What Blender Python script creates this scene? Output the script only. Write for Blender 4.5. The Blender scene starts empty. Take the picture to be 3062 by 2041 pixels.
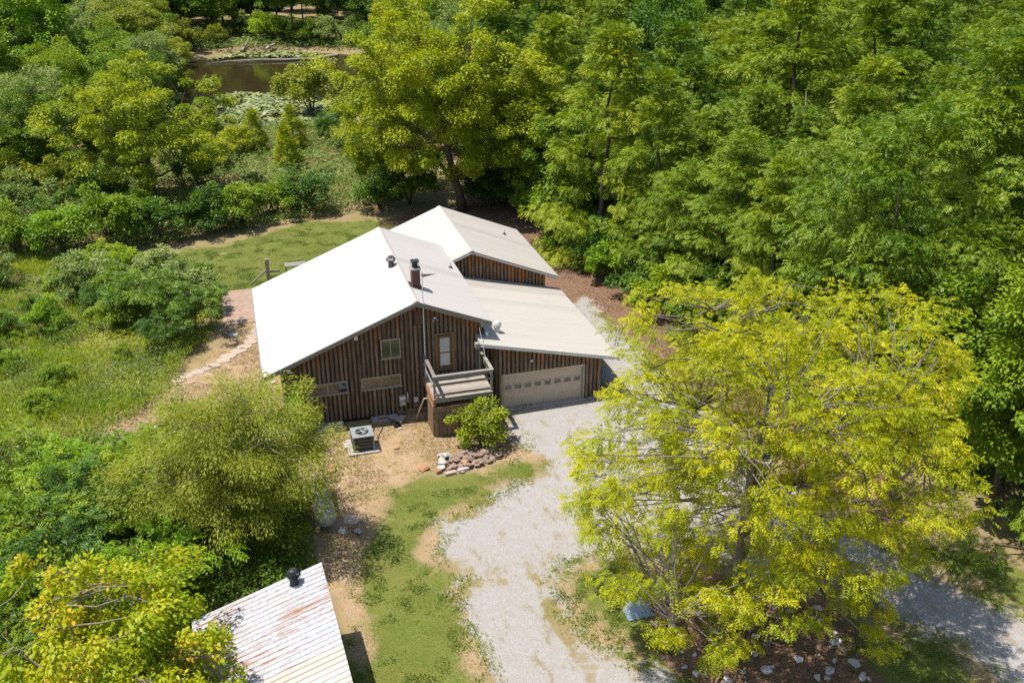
import bpy, math, random
import numpy as np

# ------------------------------------------------------------------ camera, sky, sun, exposure
SC = bpy.context.scene
COL = SC.collection
R = math.radians
cam_data = bpy.data.cameras.new("camera")
cam = bpy.data.objects.new("camera", cam_data)
COL.objects.link(cam)
cam_data.sensor_width = 36.0
cam_data.lens = 2900.1 / 3062 * 36.0
cam_data.clip_start = 0.5
cam_data.clip_end = 2000
cam.location = (-0.9, -48.546, 27.93)
cam.rotation_euler = (R(90 - 25.529), 0, R(-16.153))
SC.camera = cam

SUN_TO = np.array([-1.36, 0.42, 3.77]); SUN_TO = SUN_TO / np.linalg.norm(SUN_TO)
world = bpy.data.worlds.new("World"); SC.world = world; world.use_nodes = True
wn = world.node_tree.nodes; wl = world.node_tree.links
sky = wn.new("ShaderNodeTexSky"); sky.sky_type = 'NISHITA'; sky.sun_disc = False
sky.sun_elevation = math.asin(SUN_TO[2]); sky.sun_rotation = math.atan2(SUN_TO[0], SUN_TO[1])
sky.altitude = 150; sky.air_density = 1.0; sky.dust_density = 1.0
wl.new(sky.outputs[0], wn["Background"].inputs[0]); wn["Background"].inputs[1].default_value = 0.12
sun_data = bpy.data.lights.new("sun", 'SUN'); sun_data.energy = 4.4; sun_data.angle = R(0.53)
sun_data.color = (1.0, 0.95, 0.87)
sun = bpy.data.objects.new("sun", sun_data); COL.objects.link(sun); sun.location = (-30, 20, 80)
from mathutils import Vector, Matrix
sun.rotation_euler = Vector((-SUN_TO[0], -SUN_TO[1], -SUN_TO[2])).to_track_quat('-Z', 'Y').to_euler()
SC.view_settings.view_transform = 'Standard'; SC.view_settings.look = 'None'
SC.view_settings.exposure = 0.44; SC.view_settings.gamma = 1.0
SC.view_settings.use_curve_mapping = False
SC.render.engine = 'CYCLES'
SC.cycles.max_bounces = 6; SC.cycles.diffuse_bounces = 3; SC.cycles.glossy_bounces = 2
SC.cycles.transmission_bounces = 3; SC.cycles.transparent_max_bounces = 4
SC.cycles.use_denoising = False
SC.cycles.use_adaptive_sampling = False

rng = np.random.default_rng(7)
random.seed(7)

# ------------------------------------------------------------------ materials
def new_mat(name):
    m = bpy.data.materials.new(name); m.use_nodes = True
    nt = m.node_tree; nt.nodes.clear()
    out = nt.nodes.new("ShaderNodeOutputMaterial")
    return m, nt, out

def nd(nt, kind, **kw):
    n = nt.nodes.new(kind)
    for k, v in kw.items():
        if k == 'inp':
            for a, b in v.items(): n.inputs[a].default_value = b
        else: setattr(n, k, v)
    return n

def lk(nt, a, b): nt.links.new(a, b)

def mixc(nt, fac, a, b, blend='MIX'):
    n = nt.nodes.new("ShaderNodeMix"); n.data_type = 'RGBA'; n.blend_type = blend
    for sock, v in ((n.inputs[0], fac), (n.inputs[6], a), (n.inputs[7], b)):
        if isinstance(v, bpy.types.NodeSocket): nt.links.new(v, sock)
        elif isinstance(v, (int, float)): sock.default_value = v
        else: sock.default_value = (v[0], v[1], v[2], 1)
    return n.outputs[2]

def mth(nt, op, a, b=0.0, c=None, clamp=False):
    n = nt.nodes.new("ShaderNodeMath"); n.operation = op; n.use_clamp = clamp
    for i, v in enumerate((a, b) if c is None else (a, b, c)):
        if isinstance(v, bpy.types.NodeSocket): nt.links.new(v, n.inputs[i])
        else: n.inputs[i].default_value = v
    return n.outputs[0]

def smooth(nt, x, lo, hi):
    n = nt.nodes.new("ShaderNodeMapRange"); n.interpolation_type = 'SMOOTHSTEP'
    nt.links.new(x, n.inputs[0]); n.inputs[1].default_value = lo; n.inputs[2].default_value = hi
    return n.outputs[0]

def pos(nt, scale=(1, 1, 1)):
    g = nt.nodes.new("ShaderNodeNewGeometry"); m = nt.nodes.new("ShaderNodeMapping")
    m.inputs['Scale'].default_value = scale
    nt.links.new(g.outputs['Position'], m.inputs[0]); return m.outputs[0]

def noise(nt, vec, scale, detail=4, rough=0.6):
    n = nt.nodes.new("ShaderNodeTexNoise"); n.inputs['Scale'].default_value = scale
    n.inputs['Detail'].default_value = detail; n.inputs['Roughness'].default_value = rough
    nt.links.new(vec, n.inputs['Vector']); return n.outputs['Fac']

def finish(nt, out, color, rough=0.8, spec=0.3, metal=0.0, bump=None, bump_str=0.3, bump_dist=0.02):
    p = nt.nodes.new("ShaderNodeBsdfPrincipled")
    if isinstance(color, bpy.types.NodeSocket): nt.links.new(color, p.inputs['Base Color'])
    else: p.inputs['Base Color'].default_value = (*color, 1)
    if isinstance(rough, bpy.types.NodeSocket): nt.links.new(rough, p.inputs['Roughness'])
    else: p.inputs['Roughness'].default_value = rough
    p.inputs['Specular IOR Level'].default_value = spec
    p.inputs['Metallic'].default_value = metal
    if bump is not None:
        b = nt.nodes.new("ShaderNodeBump"); b.inputs['Strength'].default_value = bump_str
        b.inputs['Distance'].default_value = bump_dist
        nt.links.new(bump, b.inputs['Height']); nt.links.new(b.outputs[0], p.inputs['Normal'])
    nt.links.new(p.outputs[0], out.inputs[0]); return p

def plain(name, c1, c2=None, scale=6.0, rough=0.8, spec=0.3, metal=0.0, stretch=(1, 1, 1), vary=0.25, bump=0.15):
    """Two tones by noise, shifted per object."""
    m, nt, out = new_mat(name)
    c2 = c2 or tuple(x * 0.72 for x in c1)
    v = pos(nt, stretch); f = noise(nt, v, scale, 5, 0.65)
    oi = nt.nodes.new("ShaderNodeObjectInfo")
    f2 = mth(nt, 'ADD', smooth(nt, f, 0.3, 0.7), mth(nt, 'MULTIPLY', mth(nt, 'SUBTRACT', oi.outputs['Random'], 0.5), vary * 2), clamp=True)
    finish(nt, out, mixc(nt, f2, c1, c2), rough, spec, metal, noise(nt, v, scale * 6, 3), bump, 0.01)
    return m

def leaf_mat(name, dark, mid, light, trans=0.3, hot=None):
    m, nt, out = new_mat(name)
    a = nd(nt, "ShaderNodeAttribute", attribute_name='tint'); oi = nt.nodes.new("ShaderNodeObjectInfo")
    t = mth(nt, 'ADD', a.outputs['Fac'], mth(nt, 'MULTIPLY', mth(nt, 'SUBTRACT', oi.outputs['Random'], 0.5), 0.34))
    r = nt.nodes.new("ShaderNodeValToRGB"); e = r.color_ramp.elements
    e[0].position = 0.08; e[0].color = (*dark, 1); e[1].position = 0.95 if hot is None else 0.8; e[1].color = (*light, 1)
    x = e.new(0.5); x.color = (*mid, 1)
    if hot: x = e.new(0.97); x.color = (*hot, 1)
    nt.links.new(t, r.inputs[0])
    p = nt.nodes.new("ShaderNodeBsdfPrincipled"); nt.links.new(r.outputs[0], p.inputs['Base Color'])
    p.inputs['Roughness'].default_value = 0.5; p.inputs['Specular IOR Level'].default_value = 0.28
    tr = nt.nodes.new("ShaderNodeBsdfTranslucent")
    hs = nt.nodes.new("ShaderNodeHueSaturation"); hs.inputs['Saturation'].default_value = 1.1; hs.inputs['Value'].default_value = 1.25
    nt.links.new(r.outputs[0], hs.inputs['Color']); nt.links.new(hs.outputs[0], tr.inputs[0])
    mx = nt.nodes.new("ShaderNodeMixShader"); mx.inputs[0].default_value = trans
    nt.links.new(p.outputs[0], mx.inputs[1]); nt.links.new(tr.outputs[0], mx.inputs[2]); nt.links.new(mx.outputs[0], out.inputs[0])
    return m

M = {}
# foliage
M['pecan'] = leaf_mat('leaf_yellow_green', (0.27, 0.33, 0.006), (0.52, 0.51, 0.010), (0.66, 0.57, 0.016), 0.38)
M['cypress'] = leaf_mat('leaf_feathery', (0.07, 0.15, 0.010), (0.175, 0.27, 0.018), (0.32, 0.385, 0.032), 0.24)
M['cypress_gold'] = leaf_mat('leaf_feathery_gold', (0.10, 0.18, 0.008), (0.235, 0.315, 0.016), (0.39, 0.42, 0.026), 0.25)
M['broad'] = leaf_mat('leaf_broad', (0.075, 0.155, 0.010), (0.19, 0.30, 0.015), (0.37, 0.43, 0.024), 0.28)
M['gold'] = leaf_mat('leaf_gold_green', (0.16, 0.23, 0.008), (0.34, 0.40, 0.014), (0.51, 0.49, 0.022), 0.32)
M['dark'] = leaf_mat('leaf_dark', (0.036, 0.095, 0.012), (0.09, 0.18, 0.016), (0.21, 0.30, 0.024), 0.22)
M['olive'] = leaf_mat('leaf_olive', (0.13, 0.17, 0.012), (0.25, 0.29, 0.022), (0.39, 0.41, 0.042), 0.3)
M['fresh'] = leaf_mat('leaf_fresh', (0.10, 0.22, 0.010), (0.23, 0.38, 0.016), (0.42, 0.50, 0.028), 0.32)
M['maple'] = leaf_mat('leaf_maple', (0.15, 0.25, 0.008), (0.34, 0.42, 0.012), (0.53, 0.51, 0.014), 0.36, hot=(0.68, 0.46, 0.03))
M['sage'] = leaf_mat('leaf_grey_green', (0.10, 0.17, 0.03), (0.22, 0.30, 0.06), (0.40, 0.45, 0.15), 0.26)
M['meadow'] = leaf_mat('leaf_meadow', (0.12, 0.22, 0.012), (0.27, 0.38, 0.025), (0.48, 0.50, 0.06), 0.3)
M['turf'] = leaf_mat('leaf_turf', (0.10, 0.165, 0.016), (0.19, 0.24, 0.03), (0.34, 0.33, 0.08), 0.15)
M['pad'] = leaf_mat('lily_pad', (0.16, 0.20, 0.06), (0.28, 0.32, 0.11), (0.42, 0.44, 0.20), 0.1)
M['dry_stem'] = leaf_mat('dry_weeds', (0.16, 0.12, 0.05), (0.30, 0.23, 0.10), (0.42, 0.33, 0.16), 0.2)
M['bark'] = plain('bark', (0.15, 0.115, 0.085), (0.07, 0.052, 0.04), 9, 0.9, 0.1, stretch=(2, 2, 0.5), bump=0.6)
M['grey_bark'] = plain('grey_bark', (0.27, 0.235, 0.195), (0.15, 0.125, 0.10), 9, 0.9, 0.1, stretch=(2, 2, 0.5), bump=0.5)
M['pale_bark'] = plain('pale_bark', (0.34, 0.29, 0.21), (0.20, 0.16, 0.11), 9, 0.9, 0.1, stretch=(2, 2, 0.5), bump=0.4)
M['dead_wood'] = plain('dead_wood', (0.45, 0.41, 0.35), (0.28, 0.24, 0.2), 8, 0.9, 0.1)

# wood, weathered: attribute wear is 1 where eaves keep the rain off the boards
def wood_mat(name, fresh_a, fresh_b, old_a, old_b):
    m, nt, out = new_mat(name)
    a = nd(nt, "ShaderNodeAttribute", attribute_name='wear'); oi = nt.nodes.new("ShaderNodeObjectInfo")
    v = pos(nt, (22, 22, 1.1)); n1 = noise(nt, v, 1.0, 5, 0.7); n2 = noise(nt, pos(nt, (5, 5, 0.6)), 1.0, 4, 0.7)
    w = mth(nt, 'ADD', a.outputs['Fac'], mth(nt, 'MULTIPLY', mth(nt, 'SUBTRACT', n2, 0.5), 1.3))
    w = mth(nt, 'ADD', w, mth(nt, 'MULTIPLY', mth(nt, 'SUBTRACT', oi.outputs['Random'], 0.5), 0.5))
    w = smooth(nt, w, 0.43, 0.90)
    streak = smooth(nt, n1, 0.34, 0.66)
    new = mixc(nt, streak, fresh_a, fresh_b); old = mixc(nt, streak, old_a, old_b)
    c = mixc(nt, w, old, new)
    g = mth(nt, 'ADD', 0.78, mth(nt, 'MULTIPLY', oi.outputs['Random'], 0.45))
    hv = nt.nodes.new("ShaderNodeHueSaturation"); nt.links.new(g, hv.inputs['Value']); nt.links.new(c, hv.inputs['Color'])
    finish(nt, out, hv.outputs[0], 0.85, 0.2, 0, n1, 0.5, 0.01)
    return m
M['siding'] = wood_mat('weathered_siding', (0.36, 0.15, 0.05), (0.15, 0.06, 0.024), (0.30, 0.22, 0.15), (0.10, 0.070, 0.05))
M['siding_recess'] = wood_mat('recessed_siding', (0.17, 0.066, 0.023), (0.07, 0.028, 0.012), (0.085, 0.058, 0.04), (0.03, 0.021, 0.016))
M['backing'] = plain('dark_backing', (0.03, 0.024, 0.02), None, 4)
M['deck_wood'] = plain('silvered_deck_wood', (0.46, 0.41, 0.35), (0.24, 0.20, 0.165), 5, 0.85, 0.2, stretch=(0.6, 6, 6), vary=0.35, bump=0.4)
M['rail_wood'] = plain('grey_rail_wood', (0.36, 0.33, 0.28), (0.18, 0.155, 0.13), 5, 0.85, 0.2, stretch=(3, 3, 3), vary=0.35, bump=0.4)
M['beam_wood'] = plain('brown_beam_wood', (0.34, 0.22, 0.13), (0.20, 0.13, 0.08), 5, 0.85, 0.2, stretch=(1, 6, 6), vary=0.25, bump=0.4)
M['orange_wood'] = plain('orange_wood', (0.50, 0.26, 0.11), (0.32, 0.16, 0.07), 5, 0.85, 0.2, stretch=(6, 1, 4), vary=0.2, bump=0.4)
M['fascia'] = plain('grey_fascia_wood', (0.36, 0.32, 0.28), (0.19, 0.165, 0.14), 6, 0.85, 0.2, stretch=(1, 4, 6), vary=0.2, bump=0.4)
M['frame_wood'] = plain('window_frame_wood', (0.46, 0.41, 0.33), (0.30, 0.26, 0.20), 8, 0.8, 0.2, vary=0.25)
M['door_wood'] = plain('door_frame_wood', (0.30, 0.17, 0.08), (0.15, 0.09, 0.05), 8, 0.8, 0.2, vary=0.25)

def roof_mat(name, a, b, grime, gscale, band=0.7):
    m, nt, out = new_mat(name)
    oi = nt.nodes.new("ShaderNodeObjectInfo")
    n1 = noise(nt, pos(nt, (0.25, 1.6, 0.25)), 1.0, 5, 0.65); n2 = noise(nt, pos(nt), 9.0, 4, 0.6)
    f = mth(nt, 'ADD', mth(nt, 'MULTIPLY', smooth(nt, oi.outputs['Random'], 0.55, 0.95), band), mth(nt, 'MULTIPLY', smooth(nt, n1, 0.45, 0.8), gscale), clamp=True)
    c = mixc(nt, f, a, b)
    c = mixc(nt, mth(nt, 'MULTIPLY', smooth(nt, n2, 0.6, 0.85), 0.15), c, grime)
    finish(nt, out, c, 0.5, 0.35, 0.0, n2, 0.05, 0.005)
    return m
M['roof_white'] = roof_mat('white_roof_sheet', (0.55, 0.515, 0.47), (0.44, 0.405, 0.36), (0.42, 0.38, 0.325), 0.35)
M['roof_sunlit'] = roof_mat('sunlit_white_roof_sheet', (0.68, 0.66, 0.625), (0.60, 0.575, 0.535), (0.52, 0.49, 0.44), 0.3, 0.1)  # copy of the white sheet, sun glare on the left slope painted in as paler colour
M['roof_cream'] = roof_mat('cream_roof_sheet', (0.53, 0.485, 0.425), (0.44, 0.40, 0.345), (0.38, 0.335, 0.27), 0.5)
M['white_trim'] = plain('white_metal_trim', (0.74, 0.73, 0.70), (0.58, 0.57, 0.55), 5, 0.45, 0.4, vary=0.1, bump=0.05)

def peel_mat():
    m, nt, out = new_mat('peeling_white_roof')
    n1 = noise(nt, pos(nt, (0.8, 9, 0.8)), 1.0, 6, 0.75); n2 = noise(nt, pos(nt), 0.35, 3, 0.5); n3 = noise(nt, pos(nt), 7, 5, 0.7)
    oi = nt.nodes.new("ShaderNodeObjectInfo")
    mask = smooth(nt, mth(nt, 'ADD', n1, mth(nt, 'MULTIPLY', mth(nt, 'SUBTRACT', n2, 0.5), 0.6)), 0.53, 0.62)
    white = mixc(nt, smooth(nt, n3, 0.3, 0.75), (0.54, 0.54, 0.56), (0.32, 0.315, 0.32))
    rust = mixc(nt, smooth(nt, n3, 0.35, 0.65), (0.36, 0.15, 0.11), (0.34, 0.27, 0.2))
    finish(nt, out, mixc(nt, mask, white, rust), 0.6, 0.3, 0, n1, 0.2, 0.01)
    return m
M['peel'] = peel_mat()

def brick_mat():
    m, nt, out = new_mat('dark_red_brick')
    b = nt.nodes.new("ShaderNodeTexBrick"); b.inputs['Scale'].default_value = 4.5
    b.inputs['Color1'].default_value = (0.16, 0.06, 0.045, 1); b.inputs['Color2'].default_value = (0.10, 0.045, 0.035, 1)
    b.inputs['Mortar'].default_value = (0.2, 0.16, 0.14, 1); b.inputs['Mortar Size'].default_value = 0.02
    g = nt.nodes.new("ShaderNodeNewGeometry"); s = nt.nodes.new("ShaderNodeSeparateXYZ"); nt.links.new(g.outputs['Position'], s.inputs[0])
    cb = nt.nodes.new("ShaderNodeCombineXYZ"); nt.links.new(mth(nt, 'ADD', s.outputs[0], s.outputs[1]), cb.inputs[0]); nt.links.new(s.outputs[2], cb.inputs[1])
    nt.links.new(cb.outputs[0], b.inputs[0])
    finish(nt, out, b.outputs[0], 0.9, 0.2, 0, b.outputs['Fac'], -0.4, 0.01)
    return m
M['brick'] = brick_mat()
M['tan_paint'] = plain('tan_door_paint', (0.60, 0.49, 0.375), (0.54, 0.435, 0.33), 3, 0.55, 0.3, vary=0.12, bump=0.05)
M['concrete'] = plain('concrete', (0.47, 0.43, 0.38), (0.33, 0.30, 0.26), 7, 0.9, 0.2, vary=0.2, bump=0.4)
M['patio'] = plain('brown_concrete', (0.42, 0.30, 0.225), (0.32, 0.225, 0.165), 2.5, 0.9, 0.2, vary=0.15, bump=0.3)
M['flagstone'] = plain('flagstone', (0.50, 0.40, 0.32), (0.38, 0.30, 0.235), 5, 0.9, 0.2, vary=0.4, bump=0.4)
M['rock'] = plain('brown_rock', (0.36, 0.26, 0.20), (0.21, 0.145, 0.11), 6, 0.9, 0.2, vary=0.5, bump=0.6)
M['rock_pale'] = plain('pale_rock', (0.62, 0.59, 0.57), (0.42, 0.37, 0.34), 6, 0.9, 0.2, vary=0.4, bump=0.6)
M['rock_orange'] = plain('orange_rock', (0.48, 0.27, 0.14), (0.34, 0.18, 0.10), 6, 0.9, 0.2, vary=0.4, bump=0.6)
M['ac_grey'] = plain('grey_cabinet_paint', (0.29, 0.31, 0.31), (0.25, 0.27, 0.27), 4, 0.5, 0.4, vary=0.05, bump=0.02)
M['dark_metal'] = plain('dark_metal', (0.035, 0.037, 0.04), (0.02, 0.021, 0.023), 8, 0.45, 0.5, vary=0.1, bump=0.05)
M['brown_metal'] = plain('brown_vent_metal', (0.10, 0.07, 0.075), (0.06, 0.045, 0.05), 8, 0.4, 0.5, vary=0.1, bump=0.05)
M['galv'] = plain('galvanised_metal', (0.55, 0.55, 0.55), (0.40, 0.40, 0.41), 10, 0.35, 0.5, 0.7, vary=0.1, bump=0.1)
M['silver'] = plain('silver_tank_paint', (0.60, 0.60, 0.60), (0.40, 0.40, 0.39), 4, 0.35, 0.5, 0.25, vary=0.1, bump=0.1)
M['white_plastic'] = plain('white_plastic', (0.78, 0.77, 0.76), (0.7, 0.69, 0.68), 4, 0.4, 0.4, vary=0.05, bump=0.02)
M['grey_box'] = plain('grey_meter_paint', (0.50, 0.50, 0.47), (0.42, 0.42, 0.40), 4, 0.5, 0.4, vary=0.1, bump=0.02)
M['pvc'] = plain('pinkish_pipe', (0.52, 0.42, 0.36), (0.42, 0.33, 0.28), 4, 0.5, 0.4, vary=0.1, bump=0.02)
M['black_rubber'] = plain('black_rubber', (0.03, 0.025, 0.03), (0.02, 0.018, 0.02), 6, 0.6, 0.3)
M['red_paint'] = plain('red_paint', (0.60, 0.045, 0.03), (0.45, 0.04, 0.03), 6, 0.5, 0.4, vary=0.05)
M['rusty'] = plain('rusty_metal', (0.28, 0.12, 0.06), (0.16, 0.07, 0.04), 9, 0.8, 0.2)
M['blue_tarp'] = plain('faded_blue_tarp', (0.20, 0.30, 0.44), (0.42, 0.47, 0.52), 3, 0.6, 0.3, vary=0.1)
M['box_blue'] = plain('grey_blue_box', (0.30, 0.38, 0.42), (0.24, 0.31, 0.35), 4, 0.5, 0.3)
M['shed_wall'] = plain('dark_shed_boards', (0.12, 0.10, 0.085), (0.07, 0.06, 0.05), 5, 0.9, 0.2, stretch=(4, 4, 0.6))
M['paper'] = plain('white_rag', (0.74, 0.72, 0.70), (0.6, 0.58, 0.56), 5, 0.9, 0.2)

def glass_mat():
    m, nt, out = new_mat('window_glass')
    p = finish(nt, out, (0.035, 0.04, 0.04), 0.04, 0.9)
    p.inputs['IOR'].default_value = 1.6
    return m
M['glass'] = glass_mat()
def blind_mat():
    m, nt, out = new_mat('glass_with_blind')
    w = nt.nodes.new("ShaderNodeTexWave"); w.wave_type = 'BANDS'; w.bands_direction = 'Z'; w.inputs['Scale'].default_value = 9
    g = nt.nodes.new("ShaderNodeNewGeometry"); nt.links.new(g.outputs['Position'], w.inputs[0])
    p = finish(nt, out, mixc(nt, w.outputs['Fac'], (0.40, 0.41, 0.42), (0.56, 0.56, 0.56)), 0.08, 0.7)
    p.inputs['Coat Weight'].default_value = 0.6; p.inputs['Coat Roughness'].default_value = 0.03
    return m
M['blind'] = blind_mat()
def water_mat():
    m, nt, out = new_mat('pond_water')
    n = noise(nt, pos(nt, (1, 2.5, 1)), 1.2, 3, 0.5)
    finish(nt, out, (0.040, 0.028, 0.012), 0.07, 0.5, 0, n, 0.06, 0.05)
    return m
M['water'] = water_mat()

def ground_mat():
    m, nt, out = new_mat('ground_cover')
    a = nd(nt, "ShaderNodeAttribute", attribute_name='zones'); s = nt.nodes.new("ShaderNodeSeparateColor"); nt.links.new(a.outputs['Color'], s.inputs[0])
    P = pos(nt)
    nb = noise(nt, P, 0.35, 4, 0.55); nm = noise(nt, P, 1.6, 6, 0.7); nf = noise(nt, P, 9, 5, 0.75); nx = noise(nt, P, 32, 4, 0.8)
    def wob(sock, k1, k2): return mth(nt, 'ADD', sock, mth(nt, 'ADD', mth(nt, 'MULTIPLY', mth(nt, 'SUBTRACT', nm, 0.5), k1), mth(nt, 'MULTIPLY', mth(nt, 'SUBTRACT', nf, 0.5), k2)))
    # rough weedy ground
    rough = mixc(nt, smooth(nt, nm, 0.35, 0.65), (0.13, 0.155, 0.03), (0.24, 0.20, 0.09))
    rough = mixc(nt, smooth(nt, nx, 0.45, 0.7), rough, (0.07, 0.08, 0.02))
    # mown lawn
    nl = noise(nt, P, 0.8, 5, 0.65)
    lawn = mixc(nt, smooth(nt, mth(nt, 'ADD', mth(nt, 'MULTIPLY', nb, 0.5), mth(nt, 'MULTIPLY', nl, 0.5)), 0.40, 0.60), (0.105, 0.16, 0.022), (0.225, 0.22, 0.06))
    lawn = mixc(nt, smooth(nt, nf, 0.4, 0.66), lawn, (0.24, 0.235, 0.07))
    lawn = mixc(nt, smooth(nt, nx, 0.40, 0.66), lawn, (0.085, 0.12, 0.016))
    lawn = mixc(nt, mth(nt, 'MULTIPLY', smooth(nt, noise(nt, P, 60, 2, 0.6), 0.56, 0.7), 0.6), lawn, (0.36, 0.36, 0.11))
    lawn = mixc(nt, mth(nt, 'MULTIPLY', smooth(nt, nl, 0.62, 0.72), 0.75), lawn, (0.36, 0.28, 0.16))
    # dry straw and bare dirt
    dry = mixc(nt, smooth(nt, nm, 0.36, 0.66), (0.47, 0.325, 0.215), (0.34, 0.245, 0.11))
    dry = mixc(nt, mth(nt, 'MULTIPLY', smooth(nt, nb, 0.52, 0.66), 0.6), dry, (0.27, 0.235, 0.07))
    dry = mixc(nt, mth(nt, 'MULTIPLY', smooth(nt, nf, 0.50, 0.64), 0.75), dry, (0.22, 0.12, 0.062))
    dry = mixc(nt, mth(nt, 'MULTIPLY', smooth(nt, nx, 0.52, 0.66), 0.75), dry, (0.56, 0.43, 0.30))
    # brown leaf litter
    lit = mixc(nt, smooth(nt, nf, 0.35, 0.65), (0.29, 0.175, 0.12), (0.15, 0.082, 0.055))
    lit = mixc(nt, mth(nt, 'MULTIPLY', smooth(nt, nx, 0.5, 0.7), 0.6), lit, (0.40, 0.26, 0.18))
    lit = mixc(nt, mth(nt, 'MULTIPLY', smooth(nt, nm, 0.58, 0.72), 0.6), lit, (0.36, 0.27, 0.16))
    # crushed stone
    vo = nt.nodes.new("ShaderNodeTexVoronoi"); vo.inputs['Scale'].default_value = 26; nt.links.new(P, vo.inputs[0])
    sv = nt.nodes.new("ShaderNodeSeparateColor"); nt.links.new(vo.outputs['Color'], sv.inputs[0])
    gr = mixc(nt, sv.outputs[0], (0.46, 0.432, 0.41), (0.31, 0.29, 0.273))
    gr = mixc(nt, mth(nt, 'MULTIPLY', smooth(nt, nm, 0.42, 0.62), 0.55), gr, (0.36, 0.325, 0.285))
    ns = noise(nt, pos(nt, (1.5, 0.55, 1)), 1.0, 6, 0.75)
    gr = mixc(nt, mth(nt, 'MULTIPLY', smooth(nt, wob(ns, 0.2, 0.45), 0.54, 0.66), 0.8), gr, (0.28, 0.22, 0.13))
    gr = mixc(nt, mth(nt, 'MULTIPLY', smooth(nt, wob(ns, 0.2, 0.45), 0.66, 0.74), 0.7), gr, (0.18, 0.18, 0.05))
    gr = mixc(nt, mth(nt, 'MULTIPLY', smooth(nt, nf, 0.58, 0.72), 0.45), gr, (0.24, 0.19, 0.12))
    c = mixc(nt, smooth(nt, wob(a.outputs['Alpha'], 1.5, 1.0), 0.32, 0.68), mixc(nt, 0.55, rough, dry), lawn)
    c = mixc(nt, smooth(nt, wob(s.outputs[1], 1.7, 1.2), 0.3, 0.7), c, dry)
    c = mixc(nt, smooth(nt, wob(s.outputs[2], 0.9, 0.7), 0.38, 0.62), c, lit)
    c = mixc(nt, smooth(nt, wob(s.outputs[0], 1.7, 0.9), 0.34, 0.66), c, gr)
    finish(nt, out, c, 0.95, 0.1, 0, mth(nt, 'ADD', nx, mth(nt, 'MULTIPLY', nf, 1.5)), 0.55, 0.05)
    return m
M['ground'] = ground_mat()

# ------------------------------------------------------------------ builders
def tag(o, label=None, cat=None, group=None, kind=None):
    if label: o['label'] = label
    if cat: o['category'] = cat
    if group: o['group'] = group
    if kind: o['kind'] = kind
    return o

def thing(name, label, cat, loc=(0, 0, 0), rz=0.0, group=None):
    o = bpy.data.objects.new(name, None); o.empty_display_size = 0.2
    COL.objects.link(o); o.location = loc; o.rotation_euler = (0, 0, rz)
    return tag(o, label, cat, group)

def obj(name, me, mat=None, parent=None, loc=(0, 0, 0), rot=(0, 0, 0)):
    o = bpy.data.objects.new(name, me); COL.objects.link(o)
    if mat is not None and len(me.materials) == 0: me.materials.append(M[mat])
    if parent is not None: o.parent = parent
    o.location = loc; o.rotation_euler = rot
    return o

def np_mesh(name, verts, quads, attr=None, mat=None, smooth_shade=False):
    me = bpy.data.meshes.new(name)
    verts = np.asarray(verts, dtype=np.float32); quads = np.asarray(quads, dtype=np.int32)
    k = quads.shape[1]; n = len(quads)
    me.vertices.add(len(verts)); me.vertices.foreach_set('co', verts.ravel())
    me.loops.add(n * k); me.loops.foreach_set('vertex_index', quads.ravel())
    me.polygons.add(n); me.polygons.foreach_set('loop_start', np.arange(0, n * k, k, dtype=np.int32))
    me.polygons.foreach_set('loop_total', np.full(n, k, dtype=np.int32))
    if smooth_shade: me.polygons.foreach_set('use_smooth', np.ones(n, dtype=bool))
    me.update(calc_edges=True)
    if attr is not None:
        at = me.attributes.new('tint', 'FLOAT', 'FACE'); at.data.foreach_set('value', np.asarray(attr, dtype=np.float32))
    if mat: me.materials.append(M[mat])
    return me

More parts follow.
